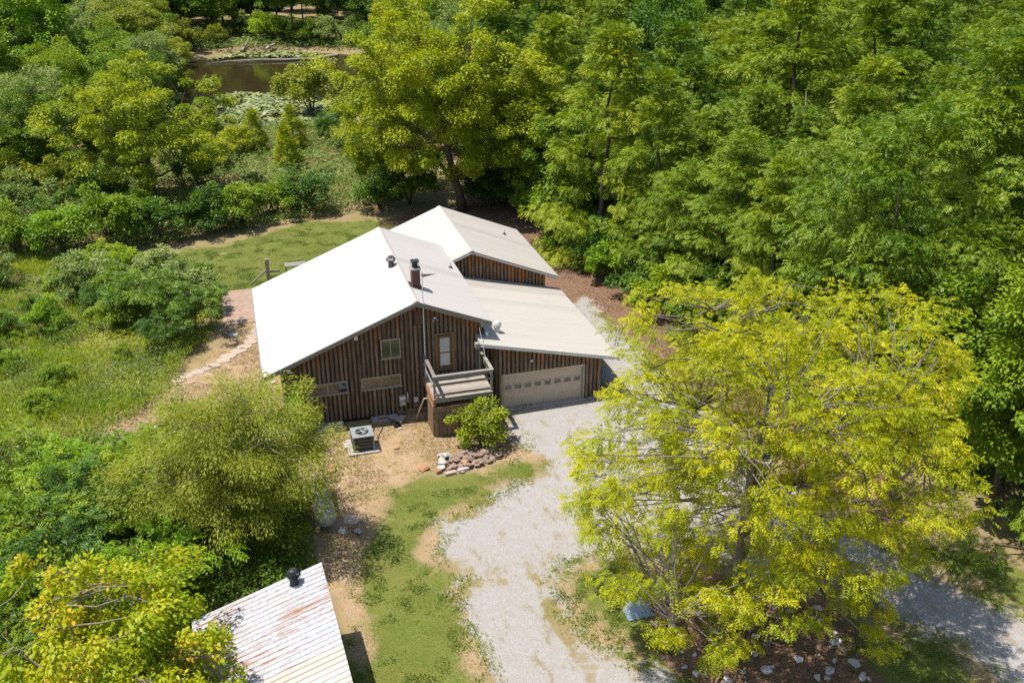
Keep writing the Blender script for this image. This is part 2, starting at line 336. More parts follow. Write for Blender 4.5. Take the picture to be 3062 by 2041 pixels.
class MB:
    def __init__(self): self.v = []; self.f = []
    def add(self, vs, fs):
        b = len(self.v); self.v += [tuple(map(float, p)) for p in vs]; self.f += [tuple(b + i for i in f) for f in fs]; return self
    def box(self, x0, x1, y0, y1, z0, z1, m=None):
        vs = [(x0, y0, z0), (x1, y0, z0), (x1, y1, z0), (x0, y1, z0), (x0, y0, z1), (x1, y0, z1), (x1, y1, z1), (x0, y1, z1)]
        if m is not None: vs = [tuple(m @ Vector(p)) for p in vs]
        return self.add(vs, [(0, 3, 2, 1), (4, 5, 6, 7), (0, 1, 5, 4), (1, 2, 6, 5), (2, 3, 7, 6), (3, 0, 4, 7)])
    def hexa(self, vs):
        return self.add(vs, [(0, 3, 2, 1), (4, 5, 6, 7), (0, 1, 5, 4), (1, 2, 6, 5), (2, 3, 7, 6), (3, 0, 4, 7)])
    def tube(self, pts, r, n=8, cap=True):
        pts = [Vector(p) for p in pts]; rs = r if isinstance(r, (list, tuple)) else [r] * len(pts); rings = []
        for i, p in enumerate(pts):
            d = (pts[min(i + 1, len(pts) - 1)] - pts[max(i - 1, 0)]).normalized()
            u = d.orthogonal().normalized() if i == 0 else (u - d * u.dot(d)).normalized()
            w = d.cross(u); rings.append([p + (u * math.cos(2 * math.pi * k / n) + w * math.sin(2 * math.pi * k / n)) * rs[i] for k in range(n)])
        b = len(self.v)
        for rg in rings: self.v += [tuple(q) for q in rg]
        for i in range(len(pts) - 1):
            for k in range(n): self.f.append((b + i * n + k, b + i * n + (k + 1) % n, b + (i + 1) * n + (k + 1) % n, b + (i + 1) * n + k))
        if cap:
            self.f.append(tuple(b + k for k in reversed(range(n)))); self.f.append(tuple(b + (len(pts) - 1) * n + k for k in range(n)))
        return self
    def lathe(self, prof, n=16, m=None):
        b = len(self.v)
        for r_, z in prof:
            for k in range(n):
                p = Vector((r_ * math.cos(2 * math.pi * k / n), r_ * math.sin(2 * math.pi * k / n), z))
                self.v.append(tuple(m @ p) if m is not None else tuple(p))
        for i in range(len(prof) - 1):
            for k in range(n): self.f.append((b + i * n + k, b + i * n + (k + 1) % n, b + (i + 1) * n + (k + 1) % n, b + (i + 1) * n + k))
        self.f.append(tuple(b + k for k in reversed(range(n)))); self.f.append(tuple(b + (len(prof) - 1) * n + k for k in range(n)))
        return self
    def mesh(self, name, mat=None, bevel=0.0, sm=False):
        me = bpy.data.meshes.new(name); me.from_pydata(self.v, [], self.f); me.update()
        if sm: me.polygons.foreach_set('use_smooth', np.ones(len(me.polygons), dtype=bool))
        if mat: me.materials.append(M[mat])
        return me
    def build(self, name, mat, parent=None, loc=(0, 0, 0), rot=(0, 0, 0), sm=False):
        return obj(name, self.mesh(name, mat, sm=sm), None, parent, loc, rot)

# ------------------------------------------------------------------ noise and polygon helpers for the ground
def vnoise(x, y, seed=0):
    xi = np.floor(x).astype(np.int64); yi = np.floor(y).astype(np.int64); fx = x - xi; fy = y - yi
    fx = fx * fx * (3 - 2 * fx); fy = fy * fy * (3 - 2 * fy)
    def h(a, b):
        n = (a * 374761393 + b * 668265263 + seed * 974634777) & 0x7fffffff
        n = ((n ^ (n >> 13)) * 1274126177) & 0x7fffffff
        return ((n ^ (n >> 16)) & 0xffff) / 65535.0
    return (h(xi, yi) * (1 - fx) + h(xi + 1, yi) * fx) * (1 - fy) + (h(xi, yi + 1) * (1 - fx) + h(xi + 1, yi + 1) * fx) * fy

def fbm(x, y, seed=0, o=4):
    t = 0; a = 0.5
    for i in range(o): t = t + a * vnoise(x * 2 ** i, y * 2 ** i, seed + i * 17); a *= 0.5
    return t / (1 - 0.5 ** o)

def sdist(px, py, poly):
    d = np.full(px.shape, 1e9); inside = np.zeros(px.shape, bool); n = len(poly)
    for i in range(n):
        ax, ay = poly[i]; bx, by = poly[(i + 1) % n]; ex, ey = bx - ax, by - ay
        t = np.clip(((px - ax) * ex + (py - ay) * ey) / (ex * ex + ey * ey + 1e-12), 0, 1)
        d = np.minimum(d, (px - ax - t * ex) ** 2 + (py - ay - t * ey) ** 2)
        c = ((ay > py) != (by > py)) & (px < ex * (py - ay) / (ey + 1e-12 if abs(ey) < 1e-12 else ey) + ax)
        inside ^= c
    d = np.sqrt(d); return np.where(inside, d, -d)

POLY = dict(
 drive=[(12.5, -0.9), (17.3, -1.1), (18.6, -0.8), (20.0, 5), (21.2, 12.2), (22.5, 12.8), (22.7, 8.4), (23.2, 4.2), (23.4, -0.8), (24.0, -8.4), (24.4, -14.6), (26.1, -19.7), (27.6, -22.2), (28.4, -24.6), (30, -30), (27, -31), (25.7, -28.7), (25.1, -26.9), (25.1, -24.7), (23.2, -22.7), (22.5, -21.2), (19.0, -18.6), (17.2, -16.4), (13.8, -15.4), (11.3, -15.1), (10.3, -16.3), (10.0, -17.5), (10.1, -18.8), (10.6, -20.1), (11.2, -21.0), (11.7, -21.9), (12.8, -23.4), (14.4, -25.3), (15, -31), (5.9, -31), (5.9, -24.2), (6.1, -21.4), (6.2, -19.8), (6.2, -18.0), (6.6, -15.8), (6.5, -14.2), (5.9, -13.1), (6.8, -10.9), (8.1, -10.2), (10.1, -9.2), (12.2, -8.0), (12.9, -7.1), (12.4, -5.1), (12.0, -3.6)],
 lawn_front=[(4.3, -6.9), (6.3, -6.4), (8.8, -7.4), (11.5, -6.2), (12.7, -7.0), (12.4, -8.0), (10.1, -9.2), (8.1, -10.0), (6.4, -10.8), (5.0, -12.8), (5.5, -13.9), (6.3, -15.7), (6.2, -18.0), (6.2, -19.8), (6.0, -22.1), (6, -31), (-6, -31), (0.8, -18.3), (1.6, -14.1), (2.4, -12.4), (3.4, -10.9), (3.9, -9.3)],
 lawn_back=[(-8.5, 30.2), (-6.0, 32.1), (-2.5, 32.7), (4.4, 36.7), (10.5, 35.6), (12.4, 34.1), (11.3, 29.0), (6, 21), (-1, 20), (-3.1, 15.8), (-3.6, 20), (-3.4, 24.8), (-5.7, 29.4)],
 island=[(11.3, -15.1), (10.3, -16.3), (10.0, -17.5), (10.1, -18.8), (10.6, -20.1), (11.2, -21.0), (11.7, -21.9), (12.8, -23.4), (14, -24.5), (13.6, -21.2), (13.2, -19.0), (16.3, -18.0), (14.4, -16.2)],
 island_right=[(20.5, -22), (22.5, -22.2), (24.6, -25), (24.9, -27), (23, -29), (20, -28), (19.6, -25)],
 dry=[(-6.2, 7.7), (-3.7, 12), (-3.5, 15.6), (-0.9, 15.2), (0.3, 15), (0.3, 0), (12, 0), (12.4, -4.6), (12.6, -6.0), (9.2, -6.6), (6.1, -6.5), (4.3, -7.1), (3.6, -9), (2.8, -11.5), (1.6, -13.6), (0, -14), (-1.0, -9.2), (-0.6, -3.4), (-1.5, 1.1), (-3.1, 3.3), (-5.6, 2.1), (-7.5, -1.6), (-10.2, 1.9)],
 litter=[(10.0, 34.0), (14.5, 36.7), (24.2, 38.0), (27, 30), (27.4, 20.9), (28.8, 12.1), (29.9, 4), (30, -8), (30, -17), (27, -17.2), (25.2, -13), (24.8, -6), (24.2, 0.1), (23.6, 3.6), (23.0, 8.4), (22.3, 12.9), (20.5, 12.6), (18.6, 9), (19.5, 19.5), (15, 24), (13, 30)],
 litter_island=[(13.2, -19.0), (15.0, -17.4), (18.3, -18.6), (21.0, -21.0), (21.2, -23.4), (20.4, -26), (18, -28), (14.6, -27), (13.6, -25.2), (13.0, -22.0)],
 verge=[(26.4, -18.0), (28.0, -18.2), (31.9, -22.5), (33.0, -28.1), (30.6, -29), (28.8, -24.6), (27.6, -21.6)],
 weeds=[(-30, 26), (-24, 33), (-13.9, 32.8), (-9.0, 30.3), (-6.0, 28.4), (-3.6, 24.8), (-3.7, 14.8), (-5.7, 10.6), (-6.4, 7.4), (-8.4, 3.8), (-9.9, 2.2), (-10.6, -0.3), (-14.7, -2), (-22, 0)],
 pond=[(-5, 86), (-7, 100), (-7, 118), (-5.5, 130), (2, 135.5), (12, 135), (19.5, 130), (22, 118), (21, 102), (17, 88), (11, 78.5), (3, 79)],
)

def ground_h(x, y):
    x = np.asarray(x, float); y = np.asarray(y, float)
    far = np.clip((np.hypot(x - 8, y + 2) - 38) / 60, 0, 1)
    z = (fbm(x / 9, y / 9, 3) - 0.5) * 1.2 * far
    sd = sdist(x, y, POLY['pond'])
    t = np.clip((sd + 5) / 7, 0, 1); t = t * t * (3 - 2 * t)
    return z * (1 - t) - 1.6 * t

def axis(lo, f0, f1, hi, fine, coarse):
    a = np.concatenate([np.linspace(lo, f0, coarse, endpoint=False), np.arange(f0, f1, fine), np.linspace(f1, hi, coarse)])
    return np.unique(np.round(a, 4))
gx = np.unique(np.concatenate([np.arange(-500, -60, 40), np.arange(-60, -20, 2.5), np.arange(-20, 36, 0.22), np.arange(36, 110, 3), np.arange(110, 521, 40)]))
gy = np.unique(np.concatenate([np.arange(-300, -34, 38), np.arange(-34, 44, 0.22), np.arange(44, 150, 2.2), np.arange(150, 700, 50)]))
GX, GY = np.meshgrid(gx, gy); GZ = ground_h(GX, GY) + (fbm(GX * 0.5, GY * 0.5, 9) - 0.5) * 0.05
def soft(poly, w, seed, amp, fr=0.7):
    return np.clip(0.5 + (sdist(GX, GY, POLY[poly]) + (fbm(GX * fr, GY * fr, seed) - 0.5) * amp) / w, 0, 1)
z_g = soft('drive', 2.2, 11, 2.6); z_d = soft('dry', 2.0, 12, 2.6)
z_l = np.maximum(soft('litter', 1.6, 13, 2.0), soft('litter_island', 1.6, 14, 2.2))
z_a = np.maximum.reduce([soft('lawn_front', 1.4, 15, 1.8), soft('lawn_back', 1.6, 16, 2.0), soft('island', 1.0, 17, 1.0), soft('verge', 1.4, 18, 2.0), soft('island_right', 1.4, 20, 2.0)])
# strips of dry grass between the wheel tracks
tr = 0
for (x0_, sl_, w_) in ((8.35, 0.13, 0.5), (6.9, 0.06, 0.3), (10.0, 0.16, 0.32)):
    tr = tr + np.exp(-((GX - (x0_ + sl_ * -(GY + 20)) - 0.5 * np.sin(GY * 0.35)) / w_) ** 2) * np.clip((-11.5 - GY) / 3, 0, 1)
tr = np.clip(tr, 0, 1) * np.clip((fbm(GX * 0.9, GY * 0.45, 44) - 0.36) * 5, 0, 1)
z_g = np.where(z_g > 0.5, z_g - 0.5 * tr, z_g)
sdd = sdist(GX, GY, POLY['drive'])
z_d = np.clip(z_d + 0.75 * np.exp(-((sdd + 0.5) / 0.9) ** 2) * np.clip(fbm(GX * 0.5, GY * 0.5, 71) * 2.4 - 0.5, 0, 1), 0, 1)
z_d = np.clip(z_d + 0.8 * np.exp(-((GX - 1.6) / 0.8) ** 2) * np.clip((GY + 20) / 1.5, 0, 1) * np.clip((-12 - GY) / 1.5, 0, 1), 0, 1)
ny, nx = GX.shape
idx = np.arange(nx * ny).reshape(ny, nx)
quads = np.stack([idx[:-1, :-1], idx[:-1, 1:], idx[1:, 1:], idx[1:, :-1]], -1).reshape(-1, 4)
zones = np.stack([z_g, z_d, z_l, z_a], -1).reshape(-1, 4).astype(np.float32)
def ground_piece(name, verts, quads, zn):
    used = np.unique(quads); mp = np.full(len(verts), -1); mp[used] = np.arange(len(used))
    me = np_mesh(name, verts[used], mp[quads], mat='ground', smooth_shade=True)
    at = me.color_attributes.new('zones', 'FLOAT_COLOR', 'POINT'); at.data.foreach_set('color', zn[used].ravel())
    return obj(name, me)
GV = np.stack([GX, GY, GZ], -1).reshape(-1, 3)
ground = tag(ground_piece('ground', GV, quads, zones), kind='structure')
qd = z_g.reshape(-1)[quads].min(1) > 0.2
DV = GV.copy(); DV[:, 2] += 0.005
drive = tag(ground_piece('gravel_driveway', DV, quads[qd], zones), 'pale grey crushed stone driveway forking around the island', None, None, 'structure')

def gz(x, y): return float(ground_h(np.array([x]), np.array([y]))[0])

# pond surface
pp = [(x * 1.0 + (x - 7) * 0.12, y + (y - 107) * 0.06, -0.55) for x, y in POLY['pond']]
mb = MB(); mb.add(pp, [tuple(range(len(pp)))]); pond = tag(mb.build('pond', 'water'), 'still brown pond water behind the trees', None, None, 'structure')

# patio beside the back corner of the house
mb = MB(); mb.box(-3.1, -0.25, 15.6, 21.9, -0.1, 0.05); tag(mb.build('patio', 'patio'), 'plain brown concrete patio slab beside the house', None, None, 'structure')

# ------------------------------------------------------------------ the house
XL, ZL, XR, ZR, XE = -0.87, 3.72, 7.62, 7.12, 11.86
SL = (ZR - ZL) / (XR - XL); ZE = ZR - SL * (XE - XR)
YF, YB = -0.42, 12.53
def zroof(x): return ZR - SL * abs(x - XR)
GZ0, GSL = 4.55, 0.235
def zgar(x): return GZ0 - GSL * (x - 11.0)
WX, WZ, WRX, WLX, WYF, WYB = 13.16, 5.99, 19.14, 7.2, 9.42, 19.43
def zwing(x): return WZ - SL * abs(x - WX)

house = thing('house', 'dark wooden board house with white metal roofs, upper balcony and attached garage', 'house')

def board_mesh(name, x0, x1, z0, za, zb, y0, y1, wear, mat):
    """A vertical board in a wall facing -Y, top following the roof slope; wear by height below the eave."""
    n = 5; zs = [z0 + (min(za, zb) - z0) * t for t in (0, 0.35, 0.65, 0.85)]
    v = []; f = []; wv = []
    rows = [(z, z) for z in zs] + [(za, zb)]
    for (a, b) in rows:
        for (x, y, z) in ((x0, y0, a), (x1, y0, b), (x1, y1, b), (x0, y1, a)):
            v.append((x, y, z)); wv.append(wear(x, z))
    for i in range(n - 1):
        for k in range(4): f.append((i * 4 + k, i * 4 + (k + 1) % 4, (i + 1) * 4 + (k + 1) % 4, (i + 1) * 4 + k))
    f.append((3, 2, 1, 0)); b = (n - 1) * 4; f.append((b, b + 1, b + 2, b + 3))
    me = bpy.data.meshes.new(name); me.from_pydata(v, [], f); me.update()
    at = me.attributes.new('wear', 'FLOAT', 'POINT'); at.data.foreach_set('value', np.array(wv, dtype=np.float32))
    me.materials.append(M[mat]); return me

def siding(wall, x0, x1, y, zbot, ztop, holes, period=0.25, eave=None, m=None, span=1.6):
    """Board on board siding: proud boards over recessed ones; holes are (xa, xb, za, zb)."""
    eave = eave or ztop
    wear = lambda x, z: 0.5 - (eave(x) - z) / span * 0.62 + 0.34
    n = max(1, round((x1 - x0) / period)); p = (x1 - x0) / n
    for i in range(n):
        a = x0 + i * p
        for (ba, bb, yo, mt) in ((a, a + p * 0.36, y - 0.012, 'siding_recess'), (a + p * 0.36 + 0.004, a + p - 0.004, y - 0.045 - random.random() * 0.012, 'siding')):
            mid = (ba + bb) / 2; segs = [(zbot(mid), None)]
            for (ha, hb, h0, h1) in holes:
                if ha < mid < hb:
                    out = []
                    for (s0, s1) in segs:
                        top = s1 if s1 is not None else 99
                        if s0 < h0 < top: out.append((s0, h0))
                        if s0 < h1 < top: out.append((h1, s1))
                        if h0 <= s0 and h1 >= top: pass
                        if (h1 <= s0 or h0 >= top): out.append((s0, s1))
                    segs = out
            for (s0, s1) in segs:
                za = ztop(ba) if s1 is None else s1; zb = ztop(bb) if s1 is None else s1
                if min(za, zb) - s0 < 0.06: continue
                jit = random.random() * 0.03 if s0 == zbot(mid) else 0
                me = board_mesh('board', ba, bb, s0 - jit, za, zb, yo, y - 0.004, wear, mt)
                o = obj('board', me, None, wall)
                if m is not None: o.matrix_local = m

# --- front wall (core box is the dark backing)
def prism_y(poly, y0, y1):
    n = len(poly); v = [(x, y0, z) for x, z in poly] + [(x, y1, z) for x, z in poly]
    return v, [tuple(range(n)), tuple(range(2 * n - 1, n - 1, -1))] + [((i + 1) % n, i, n + i, n + (i + 1) % n) for i in range(n)]
def prism_x(poly, x0, x1):
    n = len(poly); v = [(x0, y, z) for y, z in poly] + [(x1, y, z) for y, z in poly]
    return v, [tuple(range(n - 1, -1, -1)), tuple(range(n, 2 * n))] + [(i, (i + 1) % n, n + (i + 1) % n, n + i) for i in range(n)]
core = [(0.17, 0.05), (11.36, 0.05), (11.36, zroof(11.36) - 0.16), (XR, ZR - 0.16), (0.17, zroof(0.17) - 0.16)]
fw = MB().add(*prism_y(core, 0.0, 0.14)).build('front_wall', 'backing', house)
HOLES = [(1.30, 3.63, 1.90, 2.70), (4.32, 6.64, 1.90, 2.70), (5.52, 6.70, 3.70, 4.93), (8.66, 9.70, 2.42, 4.80), (7.50, 8.02, 5.55, 6.4)]
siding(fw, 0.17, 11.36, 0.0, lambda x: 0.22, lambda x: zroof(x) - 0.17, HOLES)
lw = MB().add(*prism_y([(11.362, 0.05), (12.0, 0.05), (12.0, zgar(12.0) - 0.14), (11.362, zgar(11.36) - 0.14)], 0.01, 0.13)).build('lower_wall', 'backing', house)
siding(lw, 11.37, 12.0, 0.01, lambda x: 0.12, lambda x: zgar(x) - 0.15, [])
# --- side and back walls
leftw = MB().box(0.17, 0.31, 0.142, 12.2, 0.05, zroof(0.17) - 0.17).build('left_wall', 'backing', house)
ML = Matrix.Translation((0.17, 12.2, 0)) @ Matrix.Rotation(R(-90), 4, 'Z')
siding(leftw, 0.0, 12.05, 0.0, lambda x: 0.22, lambda x: zroof(0.17) - 0.2, [], 0.57, m=ML)
rw = MB().box(11.22, 11.36, 0.142, 12.2, 0.05, zroof(11.36) - 0.17).build('right_wall', 'siding', house)
bw = MB().add(*prism_y([(0.312, 0.05), (11.218, 0.05), (11.218, zroof(11.22) - 0.17), (XR, ZR - 0.17), (0.312, zroof(0.312) - 0.17)], 12.06, 12.2)).build('back_wall', 'siding', house)

# --- garage walls
gw = MB().add(*prism_y([(12.0, 0.02), (12.32, 0.02), (12.32, 2.14), (17.2, 2.14), (17.2, 0.02), (18.3, 0.02), (18.3, zgar(18.3) - 0.15), (12.0, zgar(12.0) - 0.15)], -1.0, -0.86)).build('garage_wall', 'backing', house)
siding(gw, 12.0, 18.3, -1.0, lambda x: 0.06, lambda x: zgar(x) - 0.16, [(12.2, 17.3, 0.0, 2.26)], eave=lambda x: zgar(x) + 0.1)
rwl = MB().box(12.0, 12.12, -0.858, 0.008, 0.02, zgar(12.0) - 0.16).build('return_wall', 'backing', house)
MR = Matrix.Translation((12.0, -0.02, 0)) @ Matrix.Rotation(R(-90), 4, 'Z')
siding(rwl, 0.0, 0.98, 0.0, lambda x: 0.06, lambda x: zgar(12.0) - 0.2, [], 0.25, m=MR)
gside = MB().box(18.18, 18.3, -0.858, 9.69, 0.02, zgar(18.3) - 0.16).build('garage_side_wall', 'siding', house)
# --- wing walls
ww = MB().add(*prism_y([(8.0, 0.05), (18.3, 0.05), (18.3, zwing(18.3) - 0.16), (WX, WZ - 0.16), (8.0, zwing(8.0) - 0.16)], 9.70, 9.84)).build('wing_wall', 'backing', house)
siding(ww, 11.9, 18.3, 9.70, lambda x: zgar(x) + 0.03, lambda x: zwing(x) - 0.17, [], span=1.9)
wsd = MB().box(18.16, 18.3, 9.842, 19.1, 0.05, zwing(18.3) - 0.17).build('wing_side_wall', 'siding', house)
wbk = MB().add(*prism_y([(8.0, 0.05), (18.158, 0.05), (18.158, zwing(18.16) - 0.17), (WX, WZ - 0.17), (8.0, zwing(8.0) - 0.17)], 18.96, 19.1)).build('wing_back_wall', 'siding', house)

# --- roofs: a thin deck carrying ribbed metal panels
def rib_panel(name, length, width, mat, ribs=4, rib=0.013):
    """Local: x along the slope (0 to length), y across, ribs stand up in z."""
    prof = []
    step = width / ribs
    for i in range(ribs):
        b = i * step; prof += [(b, 0.0), (b + step - 0.07, 0.0), (b + step - 0.052, rib), (b + step - 0.018, rib)]
    prof += [(width, 0.0)]
    v = [(0, y, z) for y, z in prof] + [(length, y, z) for y, z in prof]; n = len(prof)
    f = [(i, n + i, n + i + 1, i + 1) for i in range(n - 1)]
    me = bpy.data.meshes.new(name); me.from_pydata(v, [], f); me.update(); me.materials.append(M[mat]); return me

def slope_panels(part, x_top, z_top, x_bot, z_bot, y0, y1, mat, w=0.92, lift=0.0, ribs=4):
    n = max(1, round((y1 - y0) / w)); w = (y1 - y0) / n
    L = math.hypot(x_bot - x_top, z_bot - z_top); ang = math.atan2(z_top - z_bot, abs(x_bot - x_top))
    me = rib_panel('roof_panel', L, w, mat, ribs)
    for i in range(n):
        o = obj('roof_panel', me, None, part)
        if x_bot > x_top:
            o.location = (x_top, y0 + i * w, z_top + lift); o.rotation_euler = (0, ang, 0)
        else:
            o.location = (x_top, y0 + (i + 1) * w, z_top + lift); o.rotation_euler = (0, ang, math.pi)

def roof_deck(name, poly, y0, y1, mat='fascia'):
    return MB().add(*prism_y(poly, y0, y1)).build(name, mat, house)
T = 0.12
main_roof = roof_deck('main_roof', [(XL, ZL - T), (XR, ZR - T), (XE, ZE - T), (XE, ZE - 0.012), (XR, ZR - 0.012), (XL, ZL - 0.012)], YF, YB)
slope_panels(main_roof, XR, ZR, XL - 0.03, ZL - SL * 0.03, YF - 0.02, YB + 0.02, 'roof_sunlit')
slope_panels(main_roof, XR, ZR, XE + 0.03, ZE - SL * 0.03, YF - 0.02, YB + 0.02, 'roof_white')
wing_roof = roof_deck('wing_roof', [(WLX, zwing(WLX) - T), (WX, WZ - T), (WRX, zwing(WRX) - T), (WRX, zwing(WRX) - 0.012), (WX, WZ - 0.012), (WLX, zwing(WLX) - 0.012)], WYF, WYB)
slope_panels(wing_roof, WX, WZ, WRX + 0.03, zwing(WRX + 0.03), WYF - 0.02, WYB + 0.02, 'roof_cream')
# left slope of the wing dies against the main roof in front, runs full length behind it
slope_panels(wing_roof, WX, WZ, XE - 0.25, zwing(XE - 0.25), WYF - 0.02, YB - 0.2, 'roof_cream')
slope_panels(wing_roof, WX, WZ, WLX, zwing(WLX), YB - 0.2, WYB + 0.02, 'roof_cream')
garage_roof = roof_deck('garage_roof', [(11.37, zgar(11.37) - T), (19.3, zgar(19.3) - T), (19.3, zgar(19.3) - 0.012), (11.37, zgar(11.37) - 0.012)], 0.0, 9.69)
porch = roof_deck('front_eave', [(10.95, zgar(10.95) - T), (19.3, zgar(19.3) - T), (19.3, zgar(19.3) - 0.012), (10.95, zgar(10.95) - 0.012)], -1.35, -0.002)
slope_panels(garage_roof, 11.37, zgar(11.37), 19.34, zgar(19.34), 0.0, 9.69, 'roof_cream')
slope_panels(garage_roof, 10.95, zgar(10.95), 19.34, zgar(19.34), -1.37, -0.001, 'roof_cream')
# ridge caps
def ridge_cap(part, x, z, y0, y1, mat):
    w = 0.2; MB().add([(x - w, y0, z - SL * w + 0.028), (x, y0, z + 0.035), (x + w, y0, z - SL * w + 0.028), (x - w, y1, z - SL * w + 0.028), (x, y1, z + 0.035), (x + w, y1, z - SL * w + 0.028)],
                      [(0, 1, 4, 3), (1, 2, 5, 4)]).build('ridge_cap', mat, part)
ridge_cap(main_roof, XR, ZR, YF - 0.03, YB + 0.03, 'roof_white'); ridge_cap(wing_roof, WX, WZ, WYF - 0.03, WYB + 0.03, 'roof_cream')
# rake boards: a wide grey board with a second trim board above it
def rake(part, xa, za, xb, zb, y, h, th, off, mat, name='rake_board'):
    MB().hexa([(xa, y - th, za - h - off), (xb, y - th, zb - h - off), (xb, y, zb - h - off), (xa, y, za - h - off),
               (xa, y - th, za - off), (xb, y - th, zb - off), (xb, y, zb - off), (xa, y, za - off)]).build(name, mat, part)
for (xa, za, xb, zb) in ((XL, ZL, XR, ZR), (XR, ZR, XE, ZE)):
    rake(main_roof, xa, za, xb, zb, YF - 0.002, 0.26, 0.035, 0.02, 'fascia'); rake(main_roof, xa, za, xb, zb, YF - 0.039, 0.11, 0.03, 0.015, 'fascia', 'rake_trim')
    rake(main_roof, xa, za, xb, zb, YB + 0.037, 0.24, 0.035, 0.02, 'fascia')
for (xa, za, xb, zb) in ((XE - 0.2, zwing(XE - 0.2), WX, WZ), (WX, WZ, WRX, zwing(WRX))):
    rake(wing_roof, xa, za, xb, zb, WYF - 0.002, 0.2, 0.03, 0.02, 'fascia'); rake(wing_roof, xa, za, xb, zb, WYF - 0.034, 0.05, 0.03, 0.10, 'white_trim', 'rake_trim')
rake(porch, 10.95, zgar(10.95), 19.3, zgar(19.3), -1.352, 0.20, 0.035, 0.005, 'white_trim')
MB().box(10.68, 10.94, -1.3, -1.0, zgar(10.9) - 0.32, zgar(10.9) - 0.03).build('beam_end', 'rail_wood', house)
for bx in (0.48, 4.2, 11.3):
    MB().box(bx - 0.09, bx + 0.09, YF - 0.02, 0.05, zroof(bx) - 0.5, zroof(bx) - 0.2).build('rafter_end', 'white_trim' if bx < 10 else 'rail_wood', house)
# gutter on the low eave of the garage and a white strip beside the upper wall
mb = MB(); mb.box(XL - 0.11, XL - 0.035, YF, YB, ZL - 0.13, ZL - 0.04); mb.build('gutter', 'fascia', main_roof)
MB().box(11.52, 11.66, -0.36, 1.5, zgar(11.6) + 0.06, zgar(11.6) + 0.34).build('wall_strip', 'white_trim', house)

# --- windows
def window(name, x0, x1, z0, z1, mull=1, fr=0.06, fmat='frame_wood', pane='glass'):
    w = MB().box(x0, x1, -0.03, 0.02, z0, z1).build(name, 'backing', house)
    for (a, b, c, d) in ((x0 - 0.01, x1 + 0.01, z1 - fr, z1 + 0.02), (x0 - 0.01, x1 + 0.01, z0 - 0.03, z0 + fr), (x0 - 0.01, x0 + fr, z0 + fr, z1 - fr), (x1 - fr, x1 + 0.01, z0 + fr, z1 - fr)):
        MB().box(a, b, -0.085, -0.031, c, d).build('frame', fmat, w)
    n = mull + 1; xs = np.linspace(x0 + fr, x1 - fr, n + 1)
    for i in range(n): MB().box(xs[i] + 0.004, xs[i + 1] - 0.004, -0.045, -0.032, z0 + fr + 0.003, z1 - fr - 0.003).build('pane', pane, w)
    for i in range(1, n): MB().box(xs[i] - 0.02, xs[i] + 0.02, -0.07, -0.046, z0 + fr, z1 - fr).build('mullion', fmat, w)
    MB().box(x0 - 0.05, x1 + 0.05, -0.12, -0.0855, z0 - 0.04, z0 + 0.012).build('sill', fmat, w)
    return w
window('window', 1.34, 3.6, 1.94, 2.66); window('window', 4.36, 6.6, 1.94, 2.66); window('window', 5.56, 6.66, 3.74, 4.89)
# brick vent panel under the ridge
bp = MB().box(7.52, 8.0, -0.07, 0.02, 5.58, 6.42).build('brick_panel', 'brick', house)

# --- balcony door
door = MB().box(8.72, 9.64, -0.035, 0.02, 2.47, 4.72).build('balcony_door', 'door_wood', house)
for (a, b, c, d) in ((8.64, 8.76, 2.4, 4.78), (9.6, 9.72, 2.4, 4.78), (8.60, 9.76, 4.781, 4.9)): MB().box(a, b, -0.10, -0.036, c, d).build('frame', 'door_wood', door)
for (a, b, c, d) in ((8.80, 8.90, 2.55, 4.7), (9.46, 9.56, 2.55, 4.7), (8.90, 9.46, 4.58, 4.7), (8.90, 9.46, 2.55, 2.85), (8.90, 9.46, 3.62, 3.70)): MB().box(a, b, -0.075, -0.036, c, d).build('stile', 'door_wood', door)
MB().box(8.902, 9.458, -0.06, -0.037, 3.702, 4.578).build('pane', 'blind', door); MB().box(8.902, 9.458, -0.06, -0.037, 2.852, 3.618).build('pane', 'blind', door)
MB().tube([(8.85, -0.076, 3.55), (8.85, -0.15, 3.55), (8.93, -0.15, 3.55)], 0.018, 6).build('handle', 'galv', door)
# flood light
fl = MB().box(8.58, 8.74, -0.09, -0.058, 5.78, 5.92).build('flood_light', 'white_plastic', house)
for s in (-1, 1): MB().lathe([(0.03, 0), (0.05, 0.05), (0.085, 0.16), (0.075, 0.165)], 10, Matrix.Translation((8.66 + s * 0.05, -0.1, 5.82)) @ Matrix.Rotation(R(115), 4, 'X') @ Matrix.Rotation(R(30 * s), 4, 'Y')).build('lamp_head', 'galv', fl)
gl = MB().lathe([(0.05, 0), (0.07, 0.03), (0.09, 0.14), (0.05, 0.2)], 10, Matrix.Translation((14.0, -1.06, 2.98)) @ Matrix.Rotation(R(80), 4, 'X')).build('garage_light', 'white_plastic', house)

